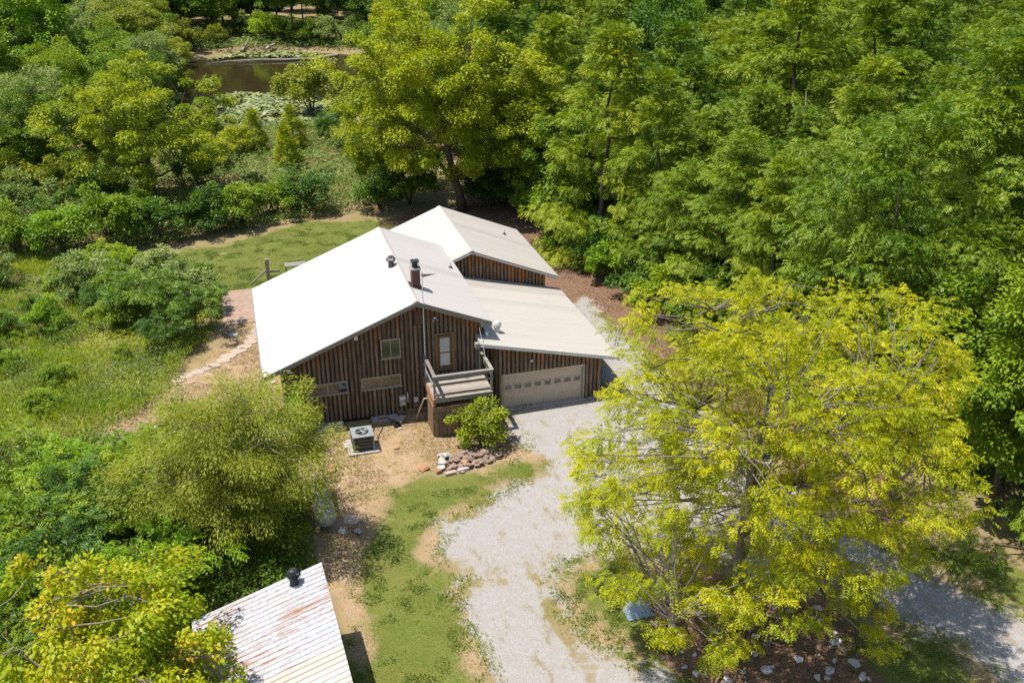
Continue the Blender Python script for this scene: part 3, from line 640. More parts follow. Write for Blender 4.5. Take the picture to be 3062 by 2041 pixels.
# --- garage door: sections with raised panels and a row of panes
gd = MB().box(12.34, 17.18, -0.93, -0.875, 0.04, 2.12).build('garage_door', 'tan_paint', house)
pw = 4.84 / 8; ph = 2.08 / 4
pm = None
for r_ in range(4):
    for c_ in range(8):
        x0 = 12.34 + c_ * pw; z0 = 0.04 + r_ * ph
        if r_ == 2:
            f = MB(); f.box(x0 + 0.05, x0 + pw - 0.05, -0.958, -0.931, z0 + 0.07, z0 + 0.12); f.box(x0 + 0.05, x0 + pw - 0.05, -0.958, -0.931, z0 + 0.40, z0 + 0.45)
            f.box(x0 + 0.05, x0 + 0.10, -0.958, -0.931, z0 + 0.121, z0 + 0.399); f.box(x0 + pw - 0.10, x0 + pw - 0.05, -0.958, -0.931, z0 + 0.121, z0 + 0.399)
            f.build('pane_frame', 'tan_paint', gd)
            MB().box(x0 + 0.102, x0 + pw - 0.102, -0.944, -0.932, z0 + 0.122, z0 + 0.398).build('pane', 'glass', gd)
        else:
            a, b, c, d = x0 + 0.05, x0 + pw - 0.05, z0 + 0.06, z0 + ph - 0.06; e = 0.03
            MB().add([(a, -0.931, c), (b, -0.931, c), (b, -0.931, d), (a, -0.931, d), (a + e, -0.939, c + e), (b - e, -0.939, c + e), (b - e, -0.939, d - e), (a + e, -0.939, d - e)],
                     [(4, 5, 6, 7), (0, 1, 5, 4), (1, 2, 6, 5), (2, 3, 7, 6), (3, 0, 4, 7)]).build('door_panel', 'tan_paint', gd)
for r_ in range(1, 4): MB().box(12.34, 17.18, -0.936, -0.9305, 0.04 + r_ * ph - 0.012, 0.04 + r_ * ph + 0.012).build('section_seam', 'tan_paint', gd)
for (a, b, c, d) in ((12.2, 12.335, 0.03, 2.26), (17.185, 17.32, 0.03, 2.26), (12.336, 17.184, 2.13, 2.26)): MB().box(a, b, -1.06, -0.94, c, d).build('door_frame', 'tan_paint' if c > 1 else 'frame_wood', gd)
MB().box(12.0, 18.4, -1.35, -0.86, -0.1, 0.035).build('door_sill', 'concrete', house)

# --- chimney
ch = MB().box(7.86, 8.32, 1.95, 2.5, 6.6, 8.0).build('chimney', 'brick', house)
MB().box(7.80, 8.38, 1.89, 2.56, 8.001, 8.09).build('crown', 'concrete', ch)
MB().tube([(8.09, 2.22, 8.09), (8.09, 2.22, 8.42)], 0.17, 10).build('flue', 'dark_metal', ch)
MB().box(7.86, 8.32, 2.0, 2.46, 8.45, 8.50).build('chimney_cap', 'dark_metal', ch)
for (a, b) in ((7.9, 2.04), (8.28, 2.04), (7.9, 2.42), (8.28, 2.42)): MB().tube([(a, b, 8.09), (a, b, 8.45)], 0.012, 5).build('cap_leg', 'dark_metal', ch)
MB().add([(7.7, 1.78, zroof(7.7) + 0.045), (8.48, 1.78, zroof(8.48) + 0.045), (8.48, 2.66, zroof(8.48) + 0.045), (7.7, 2.66, zroof(7.7) + 0.045)], [(0, 1, 2, 3)]).build('flashing', 'brown_metal', ch)

def turbine(parent, x, y, z, mat, s=1.0, name='roof_vent'):
    v = MB().lathe([(0.2 * s, -0.25 * s), (0.17 * s, 0.12 * s), (0.19 * s, 0.16 * s), (0.2 * s, 0.2 * s)], 14).build(name, mat, parent, (x, y, z))
    for k in range(14):
        a = 2 * math.pi * k / 14; pts = []
        for t in np.linspace(0, 1, 5): r_ = (0.19 + 0.13 * math.sin(math.pi * t)) * s; pts.append((r_ * math.cos(a + t * 0.35), r_ * math.sin(a + t * 0.35), (0.2 + 0.34 * t) * s))
        q = []
        for p in pts: q += [p, (p[0] * 0.86 - p[1] * 0.22, p[1] * 0.86 + p[0] * 0.22, p[2])]
        MB().add(q, [(2 * i, 2 * i + 1, 2 * i + 3, 2 * i + 2) for i in range(4)]).build('fin', mat, v)
    MB().lathe([(0.2 * s, 0.54 * s), (0.17 * s, 0.59 * s), (0.06 * s, 0.62 * s)], 14).build('cap', mat, v)
    return v
turbine(house, 7.25, 5.6, zroof(7.25) + 0.1, 'brown_metal', 0.95)
turbine(house, 12.45, 0.68, zgar(12.45) + 0.1, 'white_trim', 0.9)
for (x, y, z) in ((11.34, 7.82, zroof(11.34)), (17.39, 16.72, zwing(17.39))):
    pv = MB().tube([(x, y, z - 0.2), (x, y, z + 0.42)], 0.045, 8).build('vent_pipe', 'white_plastic', house)
    MB().lathe([(0.16, -0.02), (0.1, 0.06), (0.055, 0.1)], 10, Matrix.Translation((x, y, z + 0.02))).build('boot', 'dark_metal', pv)

# --- foundation ledge and utilities on the front wall
led = MB().box(0.9, 3.15, -0.62, -0.06, -0.05, 0.2).build('foundation_ledge', 'concrete', house)
for i in range(5): MB().box(0.92 + i * 0.46, 1.36 + i * 0.46, -0.98, -0.625, -0.05, 0.2 + 0.012 * (i % 2)).build('block', 'concrete', led)
MB().box(4.75, 6.25, -0.62, -0.06, -0.05, 0.17).build('foundation_ledge', 'concrete', house)
MB().box(6.3, 12.0, -0.09, -0.061, 0.0, 0.34).build('skirt_board', 'beam_wood', house)
me_ = MB().box(6.42, 6.78, -0.26, -0.06, 0.72, 1.3).build('meter_box', 'grey_box', house)
MB().lathe([(0.13, 0), (0.13, 0.08), (0.10, 0.13), (0.02, 0.14)], 14, Matrix.Translation((6.62, -0.26, 0.94)) @ Matrix.Rotation(R(90), 4, 'X')).build('meter_dome', 'galv', me_)
MB().box(6.44, 6.76, -0.28, -0.261, 1.12, 1.28).build('meter_lid', 'white_plastic', me_)
MB().tube([(6.52, -0.15, 0.72), (6.52, -0.15, 0.02)], 0.04, 8).build('conduit', 'galv', me_)
MB().tube([(6.72, -0.12, 0.72), (6.72, -0.12, 0.02)], 0.022, 6).build('conduit', 'brown_metal', me_)
MB().tube([(6.92, -0.12, 0.85), (6.92, -0.12, 1.45)], 0.035, 8).build('riser', 'white_plastic', me_)
sb = MB().box(7.28, 7.5, -0.16, -0.06, 0.78, 1.08).build('utility_box', 'white_plastic', house)
MB().tube([(7.38, -0.11, 0.78), (7.42, -0.12, 0.4), (7.55, -0.14, 0.05)], 0.02, 6).build('cable', 'pvc', sb)
MB().tube([(7.95, -1.6, 1.75), (7.62, -1.4, 1.62), (7.2, -0.85, 0.05)], 0.045, 8).build('drain_pipe', 'pvc', house)

# --- balcony
bal = MB().box(7.92, 11.2, -0.09, -0.059, 2.08, 2.33).build('balcony', 'rail_wood', house)
npl = 20
for i in range(npl):
    y0 = -2.96 + i * (2.84 / npl); MB().box(7.88 + random.random() * 0.02, 11.24 - random.random() * 0.02, y0, y0 + 2.84 / npl - 0.012, 2.335, 2.372 + random.random() * 0.004).build('deck_plank', 'deck_wood', bal)
MB().box(7.90, 11.22, -2.95, -2.91, 2.09, 2.33).build('rim_joist', 'rail_wood', bal); MB().box(11.18, 11.22, -2.905, -0.1, 2.09, 2.33).build('rim_joist', 'rail_wood', bal)
MB().box(7.84, 7.88, -3.03, -0.1, 1.95, 2.32).build('rim_joist', 'orange_wood', bal)
for x in (8.6, 9.3, 10.0, 10.7): MB().box(x, x + 0.04, -2.90, -0.1, 2.12, 2.33).build('joist', 'rail_wood', bal)
MB().box(7.82, 11.26, -3.04, -2.97, 1.56, 1.86).build('support_beam', 'beam_wood', bal)
for x in (7.90, 11.12): MB().box(x, x + 0.1, -2.905, -2.805, 0.0 if x > 9 else 0.0, 3.70).build('post', 'rail_wood', bal)
for x in (7.90, 11.12): MB().box(x, x + 0.09, -0.2, -0.11, 2.38, 3.70).build('post', 'rail_wood', bal)
MB().box(7.86, 11.26, -3.02, -2.83, 3.705, 3.745).build('top_rail', 'rail_wood', bal)
for x in (7.86, 11.07): MB().box(x, x + 0.19, -2.825, -0.08, 3.705, 3.745).build('top_rail', 'rail_wood', bal)
for z in (3.56, 3.12): MB().box(7.9, 11.22, -2.955, -2.915, z, z + 0.12).build('rail', 'rail_wood', bal)
MB().box(7.9, 11.22, -2.998, -2.958, 2.52, 2.66).build('rail', 'rail_wood', bal)
for x in (7.855, 11.225):
    for z in (3.12,): MB().box(x, x + 0.04, -2.9, -0.1, z, z + 0.12).build('rail', 'rail_wood', bal)
sk = MB().box(7.86, 9.5, -3.0, -2.94, 0.0, 1.55).build('skirting', 'backing', bal)
skw = lambda x, z: 0.1
for i in range(7):
    a = 7.86 + i * 0.233; obj('board', board_mesh('board', a, a + 0.215, 0.0, 1.55, 1.55, -3.03 - random.random() * 0.01, -3.002, skw, 'siding'), None, bal)
for i in range(6):
    a = -2.93 + i * 0.25; MB().box(7.80, 7.85, a, a + 0.235, 0.0, 1.9).build('side_board', 'beam_wood', bal)

# ------------------------------------------------------------------ things around the house
# weather vane pole standing on the balcony rail
p = thing('weather_vane', 'tall thin white pole with pennant vane standing at the balcony corner', 'weather vane', (7.98, -0.36, 2.372))
MB().tube([(0, 0, 0), (0, 0, 3.0), (0.02, 0.0, 6.5)], [0.035, 0.03, 0.022], 8).build('pole', 'white_plastic', p)
MB().add([(0.03, -0.006, 6.30), (0.85, -0.006, 6.22), (0.03, -0.006, 6.10), (0.03, 0.006, 6.30), (0.85, 0.006, 6.22), (0.03, 0.006, 6.10)], [(0, 2, 1), (3, 4, 5), (0, 1, 4, 3), (1, 2, 5, 4), (2, 0, 3, 5)]).build('vane', 'frame_wood', p)
MB().box(-0.05, 0.07, -0.04, 0.04, 6.2, 6.32).build('hub', 'galv', p)
# hanging chain with hook
p = thing('hanging_chain', 'thin chain with a small hook hanging from the roof corner over the balcony', 'chain', (11.0, -2.5, 2.9))
MB().tube([(0.1, 2.06, 2.35), (0.02, 0.3, 1.1), (0, 0, 0)], 0.012, 5).build('chain', 'galv', p)
for k in range(3): MB().tube([(0, 0, 0.02), (0.1 * math.cos(k * 2.1), 0.1 * math.sin(k * 2.1), 0.06)], 0.01, 5).build('hook', 'galv', p)

# air conditioner on pavers
for i, (x, y, lab) in enumerate([(3.02, -3.75, 'left of the two front concrete pavers under the air conditioner'), (3.86, -3.75, 'right of the two front concrete pavers under the air conditioner'), (2.88, -2.9, 'concrete paver poking out left of the air conditioner')]):
    tag(MB().box(0, 0.82, 0, 0.82, -0.04, 0.10).build('paver', 'concrete', None, (x, y, 0)), lab, 'paver', 'pavers under the air conditioner')
ac = thing('air_conditioner', 'grey square air conditioner condenser on concrete pavers before the front wall', 'air conditioner', (3.3, -3.5, 0.102))
MB().box(0.02, 1.13, 0.02, 1.13, 0, 0.82).build('cabinet', 'dark_metal', ac)
tp = MB().box(0, 1.15, 0, 1.15, 0.821, 0.88).build('top_panel', 'ac_grey', ac)
for (x, y) in ((0, 0), (1.07, 0), (0, 1.07), (1.07, 1.07)): MB().box(x, x + 0.08, y, y + 0.08, 0, 0.82).build('corner_post', 'ac_grey', ac)
for i in range(11):
    x = 0.12 + i * 0.083; MB().box(x, x + 0.02, -0.006, 0.019, 0.05, 0.79).build('grille_bar', 'dark_metal', ac)
for z in (0.25, 0.45, 0.65): MB().box(0.08, 1.07, -0.012, -0.0065, z, z + 0.02).build('grille_band', 'ac_grey', ac)
for i in range(9):
    y = 0.12 + i * 0.1; MB().box(-0.006, 0.019, y, y + 0.03, 0.05, 0.79).build('grille_bar', 'ac_grey', ac)
MB().lathe([(0.36, 0.0), (0.36, 0.02), (0.33, 0.03)], 24, Matrix.Translation((0.575, 0.575, 0.881))).build('fan_ring', 'dark_metal', ac)
for k in range(4):
    a = k * math.pi / 2 + 0.4; c_, s_ = math.cos(a), math.sin(a)
    q = [(0.07, -0.05, 0), (0.30, -0.14, -0.01), (0.32, 0.10, 0.035), (0.07, 0.06, 0.03)]
    MB().add([(0.575 + x * c_ - y * s_, 0.575 + x * s_ + y * c_, 0.92 + z) for x, y, z in q], [(0, 1, 2, 3)]).build('fan_blade', 'galv', ac)
MB().lathe([(0.09, 0.91), (0.09, 0.96), (0.03, 0.98)], 12, Matrix.Translation((0.575, 0.575, 0))).build('fan_hub', 'galv', ac)

tag(MB().tube([(4.47, -2.6, 0.6), (4.75, -1.8, 0.55), (5.1, -1.0, 0.5), (5.6, -0.75, 0.35), (6.0, -0.95, 0.12), (6.1, -1.05, 0.03)], 0.035, 7).build('refrigerant_hose', 'black_rubber'), 'black insulated hose looping from the air conditioner toward the wall', 'hose')
mb = MB()
for t in range(5): mb.tube([(0.2 * math.cos(a) * (1 - t * 0.06), 0.2 * math.sin(a) * (1 - t * 0.06), 0.03 + 0.05 * t) for a in np.linspace(0, 6.283, 14)], 0.025, 5)
tag(mb.build('hose_coil', 'black_rubber', None, (6.05, -1.25, 0)), 'coil of dark hose on the dirt below the meter box', 'hose coil')
mb = MB(); mb.box(0, 0.75, 0, 0.36, 0, 0.2); mb.box(0.05, 0.2, 0.05, 0.3, 0.201, 0.24)
tag(mb.build('concrete_block', 'concrete', None, (6.3, -1.15, 0), (0, 0, R(58))), 'grey concrete block lying aslant beside the hose coil', 'block')
tag(MB().hexa([(0, 0, 0), (0.3, 0.05, 0), (0.28, 0.26, 0), (0.02, 0.22, 0), (0.05, 0.04, 0.1), (0.26, 0.08, 0.12), (0.24, 0.22, 0.1), (0.06, 0.19, 0.09)]).build('small_block', 'grey_box', None, (6.0, -1.75, 0)), 'small bluish grey block in front of the hose coil', 'block')

# propane tank
tk = thing('propane_tank', 'silver horizontal propane tank half hidden under willow branches', 'tank', (1.14, -8.35, 0))
L = 1.45; rr = 0.5; prof = [(0.02, -L - 0.36)] + [(rr * math.sin(a), -L - 0.36 * math.cos(a)) for a in np.linspace(0.25, math.pi / 2, 6)] + [(rr * math.sin(a), L - 0.36 * math.cos(a)) for a in np.linspace(math.pi / 2, math.pi - 0.25, 6)] + [(0.02, L + 0.36)]
MB().lathe(prof, 24, Matrix.Translation((0, 0, 0.68)) @ Matrix.Rotation(R(90), 4, 'X')).build('shell', 'silver', tk, sm=True)
MB().lathe([(0.24, 0), (0.24, 0.2), (0.2, 0.28), (0.08, 0.31)], 16, Matrix.Translation((0.0, 0.62, 1.14))).build('dome_lid', 'rusty', tk)
MB().box(-0.12, 0.22, 0.78, 0.95, 1.12, 1.30).build('red_tag', 'red_paint', tk)
for y in (-0.9, 0.9):
    MB().box(-0.38, 0.38, y - 0.06, y + 0.06, 0.1, 0.32).build('leg', 'silver', tk); MB().box(-0.5, 0.5, y - 0.16, y + 0.16, -0.02, 0.099).build('foot_block', 'concrete', tk)

# side yard: stepping stones, lid, caps, boxes
def slab(n, rx, ry, h, jag, seed):
    r2 = random.Random(seed); a0 = r2.random() * 6; pts = []
    for k in range(n):
        a = a0 + 2 * math.pi * k / n + r2.uniform(-0.2, 0.2); q = 1 + r2.uniform(-jag, jag); pts.append((rx * q * math.cos(a), ry * q * math.sin(a)))
    m = MB(); m.add([(x, y, -0.03) for x, y in pts] + [(x, y, h) for x, y in pts] + [(x * 0.93, y * 0.93, h + 0.012) for x, y in pts],
                    [tuple(range(2 * n, 3 * n))] + [(k, (k + 1) % n, n + (k + 1) % n, n + k) for k in range(n)] + [(n + k, n + (k + 1) % n, 2 * n + (k + 1) % n, 2 * n + k) for k in range(n)])
    return m
ST = [(-0.75, 15.0, .38, .45), (-0.95, 14.1, .42, .5), (-1.2, 13.2, .45, .45), (-1.45, 12.45, .5, .42), (-1.8, 11.75, .5, .4), (-2.25, 11.2, .55, .42), (-2.85, 10.6, .55, .42), (-3.2, 10.0, .5, .36), (-3.75, 9.5, .5, .36), (-4.25, 9.15, .42, .34), (-4.8, 8.8, .48, .36), (-5.4, 8.4, .46, .36), (-5.95, 7.95, .4, .34)]
names_ = ['first', 'second', 'third', 'fourth', 'fifth', 'sixth', 'seventh', 'eighth', 'ninth', 'tenth', 'eleventh', 'twelfth', 'thirteenth']
for i, (x, y, a, b) in enumerate(ST):
    tag(slab(8, a, b, 0.035, 0.14, i).build('stepping_stone', 'flagstone', None, (x, y, 0.0)), f'flat tan stepping stone, {names_[i]} along the path from the patio', 'stepping stone', 'stepping stones from the patio through the side yard')
tag(slab(16, .36, .36, 0.05, 0.01, 50).build('round_cover', 'concrete', None, (-2.48, 13.93, 0)), 'round pale concrete cover lying in grass by the patio', 'cover')
tag(slab(16, .42, .42, 0.03, 0.01, 51).build('round_cover', 'flagstone', None, (2.4, -9.4, 0)), 'round brown concrete cover right of the propane tank', 'cover')
for (x, y, l) in ((-6.97, 2.04, 'left of two small white pipe caps in dry grass'), (-6.68, 2.3, 'right of two small white pipe caps in dry grass')):
    t_ = thing('pipe_cap', l, 'pipe cap', (x, y, 0), 0, 'white pipe caps in the side yard'); MB().lathe([(0.07, 0), (0.07, 0.22)], 12).build('pipe', 'white_plastic', t_); MB().lathe([(0.1, 0.22), (0.1, 0.27), (0.06, 0.3)], 12).build('cap', 'white_plastic', t_)
t_ = thing('utility_pedestal', 'small blue grey utility box standing in dry grass near white caps', 'utility box', (-5.85, 3.05, 0), 0.3)
MB().box(-0.2, 0.2, -0.16, 0.16, 0, 0.42).build('body', 'box_blue', t_); MB().box(-0.22, 0.22, -0.18, 0.18, 0.421, 0.5).build('lid', 'box_blue', t_)
mb = MB(); q = [(0, 0, .02), (.3, .05, .08), (.6, .22, .03), (.1, .2, .1), (.35, .3, .05), (.62, .36, .02)]
mb.add(q, [(0, 1, 4, 3), (1, 2, 5, 4)]); tag(mb.build('rag', 'paper', None, (-0.7, 5.85, 0.0)), 'crumpled white rag on the ground at the house corner', 'rag')
pst = thing('wooden_post', 'weathered grey wooden post with sloping rail behind the left eave', 'post', (0.42, 22.6, 0))
MB().box(-0.14, 0.14, -0.1, 0.1, 0, 2.0).build('post', 'rail_wood', pst); mb = MB(); mb.hexa([(-1.4, -0.06, 0.02), (-0.14, -0.06, 1.0), (-0.14, 0.06, 1.0), (-1.4, 0.06, 0.02), (-1.4, -0.06, 0.14), (-0.14, -0.06, 1.14), (-0.14, 0.06, 1.14), (-1.4, 0.06, 0.14)]); mb.build('rail', 'rail_wood', pst)
MB().box(0.145, 0.9, -0.05, 0.05, 0.9, 1.02).build('rail', 'rail_wood', pst)
bn = thing('wooden_table', 'dark grey wooden table corner peeking out behind the white roof', 'table', (1.75, 23.6, 0))
MB().box(0, 1.6, 0, 0.9, 0.80, 0.86).build('table_top', 'rail_wood', bn)
for (x, y) in ((0.04, 0.04), (1.48, 0.04), (0.04, 0.78), (1.48, 0.78)): MB().box(x, x + 0.08, y, y + 0.08, 0, 0.80).build('leg', 'fascia', bn)

# rocks
import bmesh
def rock_mesh(name, sx, sy, sz, mat, seed):
    r2 = np.random.default_rng(seed); me = bpy.data.meshes.new(name); bm = bmesh.new()
    P = r2.uniform(-1, 1, (16, 3)); P = P / (np.abs(P) ** 4).sum(1, keepdims=True) ** 0.25 * r2.uniform(0.75, 1.0, (16, 1))
    for q in P: bm.verts.new((q[0] * sx, q[1] * sy, max(q[2], -0.6) * sz))
    h = bmesh.ops.convex_hull(bm, input=bm.verts); bmesh.ops.delete(bm, geom=[g for g in h['geom_interior'] if isinstance(g, bmesh.types.BMVert)], context='VERTS')
    bm.to_mesh(me); bm.free(); me.materials.append(M[mat]); return me
RK = {k: [rock_mesh('stone', 0.26, 0.2, 0.11, k, i) for i in range(5)] for k in ('rock', 'rock_pale', 'rock_orange')}
def stone(x, y, z, s, mat, label, group, k=None, rz=None):
    me = RK[mat][k if k is not None else random.randrange(5)]
    o = obj('stone', me, None, None, (x, y, z), (random.uniform(-.2, .2), random.uniform(-.2, .2), rz if rz is not None else random.random() * 6.28)); o.scale = (s, s, s)
    return tag(o, label, 'stone', group)
pile = 'flat brown stone in the loose rock pile by the balcony'
r9 = random.Random(2)
for i in range(30):
    a_ = r9.uniform(7.7, 11.0); stone(a_, -5.95 + 0.25 * (a_ - 9) + r9.uniform(-0.75, 0.65), r9.choice([.05, .12, .2]), r9.uniform(0.6, 1.1), 'rock', pile, 'stones in the loose pile by the balcony')
for (x, y, z) in [(7.75, -5.9, .1), (8.2, -5.75, .1), (8.6, -5.95, .1), (9.0, -5.75, .1), (9.35, -6.05, .1), (8.0, -6.3, .08), (8.45, -6.35, .08), (8.9, -6.4, .08), (9.3, -6.5, .08), (9.65, -6.25, .08), (9.95, -5.95, .08), (9.7, -5.65, .1), (10.25, -5.7, .08), (10.5, -5.35, .08), (9.9, -5.3, .08), (10.8, -5.7, .07), (10.35, -6.15, .07), (8.3, -5.35, .1), (8.75, -5.3, .1), (9.2, -5.3, .1), (9.6, -5.0, .1), (8.4, -6.0, .28), (8.9, -6.0, .28), (9.25, -5.8, .27), (8.65, -5.65, .3), (9.5, -5.85, .26), (9.0, -5.5, .3), (10.0, -5.6, .22)]:
    stone(x + random.uniform(-.05, .05), y, z, random.uniform(0.95, 1.5), 'rock', pile, 'stones in the loose pile by the balcony')
stone(7.55, -5.75, .16, 1.7, 'rock_pale', 'largest white stone on the left end of the rock pile', 'stones in the loose pile by the balcony', 0)
stone(7.9, -5.2, .14, 1.6, 'rock_pale', 'white stone at the back of the rock pile', 'stones in the loose pile by the balcony', 1)
stone(7.5, -6.25, .12, 1.1, 'rock_pale', 'small white stone at the front left of the rock pile', 'stones in the loose pile by the balcony', 2)
stone(6.6, -6.0, .1, 1.35, 'rock_orange', 'lone orange stone left of the rock pile', 'stones in the loose pile by the balcony', 3)
stone(7.3, -6.55, .1, 0.9, 'rock_orange', 'small orange stone in front of the white stones', 'stones in the loose pile by the balcony', 4)
stone(8.75, -6.2, .26, 1.0, 'rock_orange', 'orange brown stone lying on top of the rock pile', 'stones in the loose pile by the balcony', 2)
for (x, y, a, b, rz, l) in ((7.55, -7.05, .62, .3, .1, 'pale cut stone block lying left in front of the rock pile'), (8.25, -6.9, .66, .26, .15, 'pale grey cut stone block lying right in front of the rock pile')):
    tag(MB().hexa([(0, 0, -.02), (a, .02, -.02), (a - .02, b, -.02), (.02, b - .02, -.02), (.02, .01, .17), (a - .02, .03, .16), (a - .03, b - .02, .17), (.03, b - .03, .16)]).build('cut_stone', 'rock_pale' if 'grey' in l else 'flagstone', None, (x, y, 0), (0, 0, rz)), l, 'stone block')
tag(MB().box(0, .9, 0, .26, -.03, .2).build('landscape_timber', 'orange_wood', None, (10.5, -4.75, 0), (0, 0, .12)), 'short orange brown timber lying behind the shrub by the gravel', 'timber')
stone(2.0, -4.75, .06, 1.3, 'rock_orange', 'reddish flat stone in dry grass left of the air conditioner', 'stones scattered in the front yard', 1)
stone(1.45, -5.4, .08, 1.0, 'rock_orange', 'reddish stone just behind the propane tank', 'stones scattered in the front yard', 0)
stone(2.62, -10.5, .06, 1.2, 'rock_pale', 'white stone in the grass right of the propane tank', 'stones scattered in the front yard', 0)
stone(1.85, -10.25, .05, 1.1, 'rock_pale', 'flat pale stone at the front end of the propane tank', 'stones scattered in the front yard', 2)
stone(5.6, -3.55, .04, .8, 'rock_orange', 'small pink stone on the dirt right of the air conditioner', 'stones scattered in the front yard', 3)
r3 = random.Random(5); bed_poly = POLY['litter_island']
nb_ = 0
while nb_ < 85:
    x = r3.uniform(12.8, 20.5); y = r3.uniform(-27.5, -18.5)
    if sdist(np.array([x]), np.array([y]), bed_poly)[0] < 0.2 or math.hypot(x - 16.2, y + 21.2) < 0.5: continue
    pl = r3.random() < 0.7
    stone(x, y, 0.02, r3.uniform(0.4, 1.05), 'rock_pale' if pl else 'rock', ('pale' if pl else 'brown') + ' stone half sunk in the litter bed under the yellow green tree', 'stones in the bed under the yellow green tree', r3.randrange(5)); nb_ += 1

# folded blue tarp
r4 = np.random.default_rng(3); n = 13; u = np.linspace(-1, 1, n); U, V = np.meshgrid(u, u)
prof = np.clip(1 - (np.abs(U) ** 3 + np.abs(V) ** 3), 0, 1) ** 0.6
Z = 0.62 * prof + 0.09 * (fbm(U * 3 + 5, V * 3 + 9, 4) - 0.5) * (prof > 0) + 0.02
tv = np.stack([U * 0.55 * (1 + 0.15 * fbm(U * 2, V * 2, 8)), V * 0.5, Z], -1).reshape(-1, 3); ii = np.arange(n * n).reshape(n, n)
tq = np.stack([ii[:-1, :-1], ii[:-1, 1:], ii[1:, 1:], ii[1:, :-1]], -1).reshape(-1, 4)
tag(obj('tarp_bundle', np_mesh('tarp_bundle', tv, tq, mat='blue_tarp', smooth_shade=True), None, None, (13.1, -19.2, 0)), 'faded blue tarp bundle on the grass under the yellow green tree', 'tarp')

# ------------------------------------------------------------------ shed in the front corner
sh = thing('shed', 'shed with peeling white metal roof in the lower left corner', 'shed', (0.43, -16.77, 0), R(2.8))
SW, SLEN, SH1, SH0 = 5.1, 9.6, 3.5, 2.0
ssl = (SH1 - SH0) / SW
MB().add(*prism_y([(-SW + 0.25, 0), (-0.2, 0), (-0.2, SH1 - 0.2), (-SW + 0.25, SH0 - 0.03)], -SLEN + 0.3, -0.25)).build('wall', 'shed_wall', sh)
sr = MB().add(*prism_y([(-SW, SH0 - 0.09), (0, SH1 - 0.09), (0, SH1 - 0.012), (-SW, SH0 - 0.012)], -SLEN, 0)).build('roof', 'fascia', sh)
Ls = math.hypot(SW, SH1 - SH0); an = math.atan2(SH1 - SH0, SW); npn = 12; wpn = SLEN / npn
mp1 = rib_panel('roof_panel', Ls + 0.04, wpn, 'peel', 3, 0.03); mp2 = rib_panel('roof_panel', Ls + 0.04, wpn, 'roof_cream', 3, 0.035)
for i in range(npn):
    o = obj('roof_panel', mp1 if i < 6 else mp2, None, sr, (0.02, -i * wpn, SH1 + 0.006), (0, an, math.pi))
vt = turbine(sh, -1.15, -0.55, SH1 - 1.15 * ssl + 0.12, 'dark_metal', 0.95)

# ------------------------------------------------------------------ vegetation generators
def unit(v): return v / (np.linalg.norm(v, axis=-1, keepdims=True) + 1e-9)

def kites(base, d, nrm, L, W, fold=0.12):
    side = unit(np.cross(d, nrm)); nn = np.cross(side, d)
    mid = base + d * (L * 0.45)[:, None] + nn * (W * fold)[:, None]
    v = np.stack([base, mid + side * (W * 0.5)[:, None], base + d * L[:, None] - nn * (L * 0.12)[:, None], mid - side * (W * 0.5)[:, None]], 1).reshape(-1, 3)
    q = np.arange(len(base) * 4).reshape(-1, 4)
    return v, q

def leaves_from_clumps(rg, cen, rc, per, kind, size, center_axis, flat=0.6, droop=0.25, tintc=None, up=1.5):
    """cen (C,3), rc (C,) clump radii; returns verts, quads, tint."""
    C = len(cen); N = C * per
    g = rg.normal(size=(N, 3)); g = unit(g) * (rg.random(N) ** 0.45)[:, None]
    k = np.repeat(np.arange(C), per)
    off = g * rc[k][:, None]; off[:, 2] *= flat
    p = cen[k] + off
    outw = p - center_axis; outw[:, 2] *= 0.35
    d = unit(unit(outw) * 0.8 + unit(off + 1e-6) * 0.7 + rg.normal(size=(N, 3)) * 0.45 + np.array([0, 0, -droop]))
    nrm = unit(np.array([0, 0, up]) + unit(off + 1e-6) * 0.55 + rg.normal(size=(N, 3)) * 0.4)
    tc = tintc if tintc is not None else rg.uniform(0.2, 0.8, C)
    t = np.clip(tc[k] * 0.62 + rg.random(N) * 0.38, 0, 1)
    if kind == 'simple':
        L = size * rg.uniform(0.7, 1.3, N); v, q = kites(p, d, nrm, L, L * 0.62); return v, q, t
    if kind == 'willow':
        L = size * rg.uniform(0.7, 1.3, N); v, q = kites(p, d, nrm, L, L * 0.24); return v, q, t
    K = {'pinnate': 4, 'feather': 5}[kind]
    side = unit(np.cross(d, nrm)); nn = unit(np.cross(side, d)); rach = size * rg.uniform(0.8, 1.25, N)
    bs, ds, ns, ls, ts = [], [], [], [], []
    for j in range(K):
        u_ = (j + 0.8) / K
        b = p + d * (rach * u_)[:, None] - np.array([0, 0, 1]) * (rach * 0.22 * u_ * u_)[:, None]
        for s in (-1, 1):
            dd = unit(side * s + d * 0.55 + rg.normal(size=(N, 3)) * 0.12 - np.array([0, 0, 0.25]))
            bs.append(b); ds.append(dd); ns.append(unit(nn + rg.normal(size=(N, 3)) * 0.22)); ls.append(rach * (0.5 if kind == 'pinnate' else 0.62) * (1 - 0.45 * abs(u_ - 0.45)) * rg.uniform(0.8, 1.2, N)); ts.append(t)
    L = np.concatenate(ls); v, q = kites(np.concatenate(bs), np.concatenate(ds), np.concatenate(ns), L, L * (0.36 if kind == 'pinnate' else 0.26))
    return v, q, np.concatenate(ts)

def branch_path(rg, a, b, n=6, sag=0.1, wig=0.05):
    a = np.array(a, float); b = np.array(b, float); t = np.linspace(0, 1, n)[:, None]; L = np.linalg.norm(b - a)
    p = a + (b - a) * t; p[:, 2] += (np.sin(np.pi * t[:, 0]) * sag * L)
    p[1:-1] += rg.normal(size=(n - 2, 3)) * wig * L
    return p

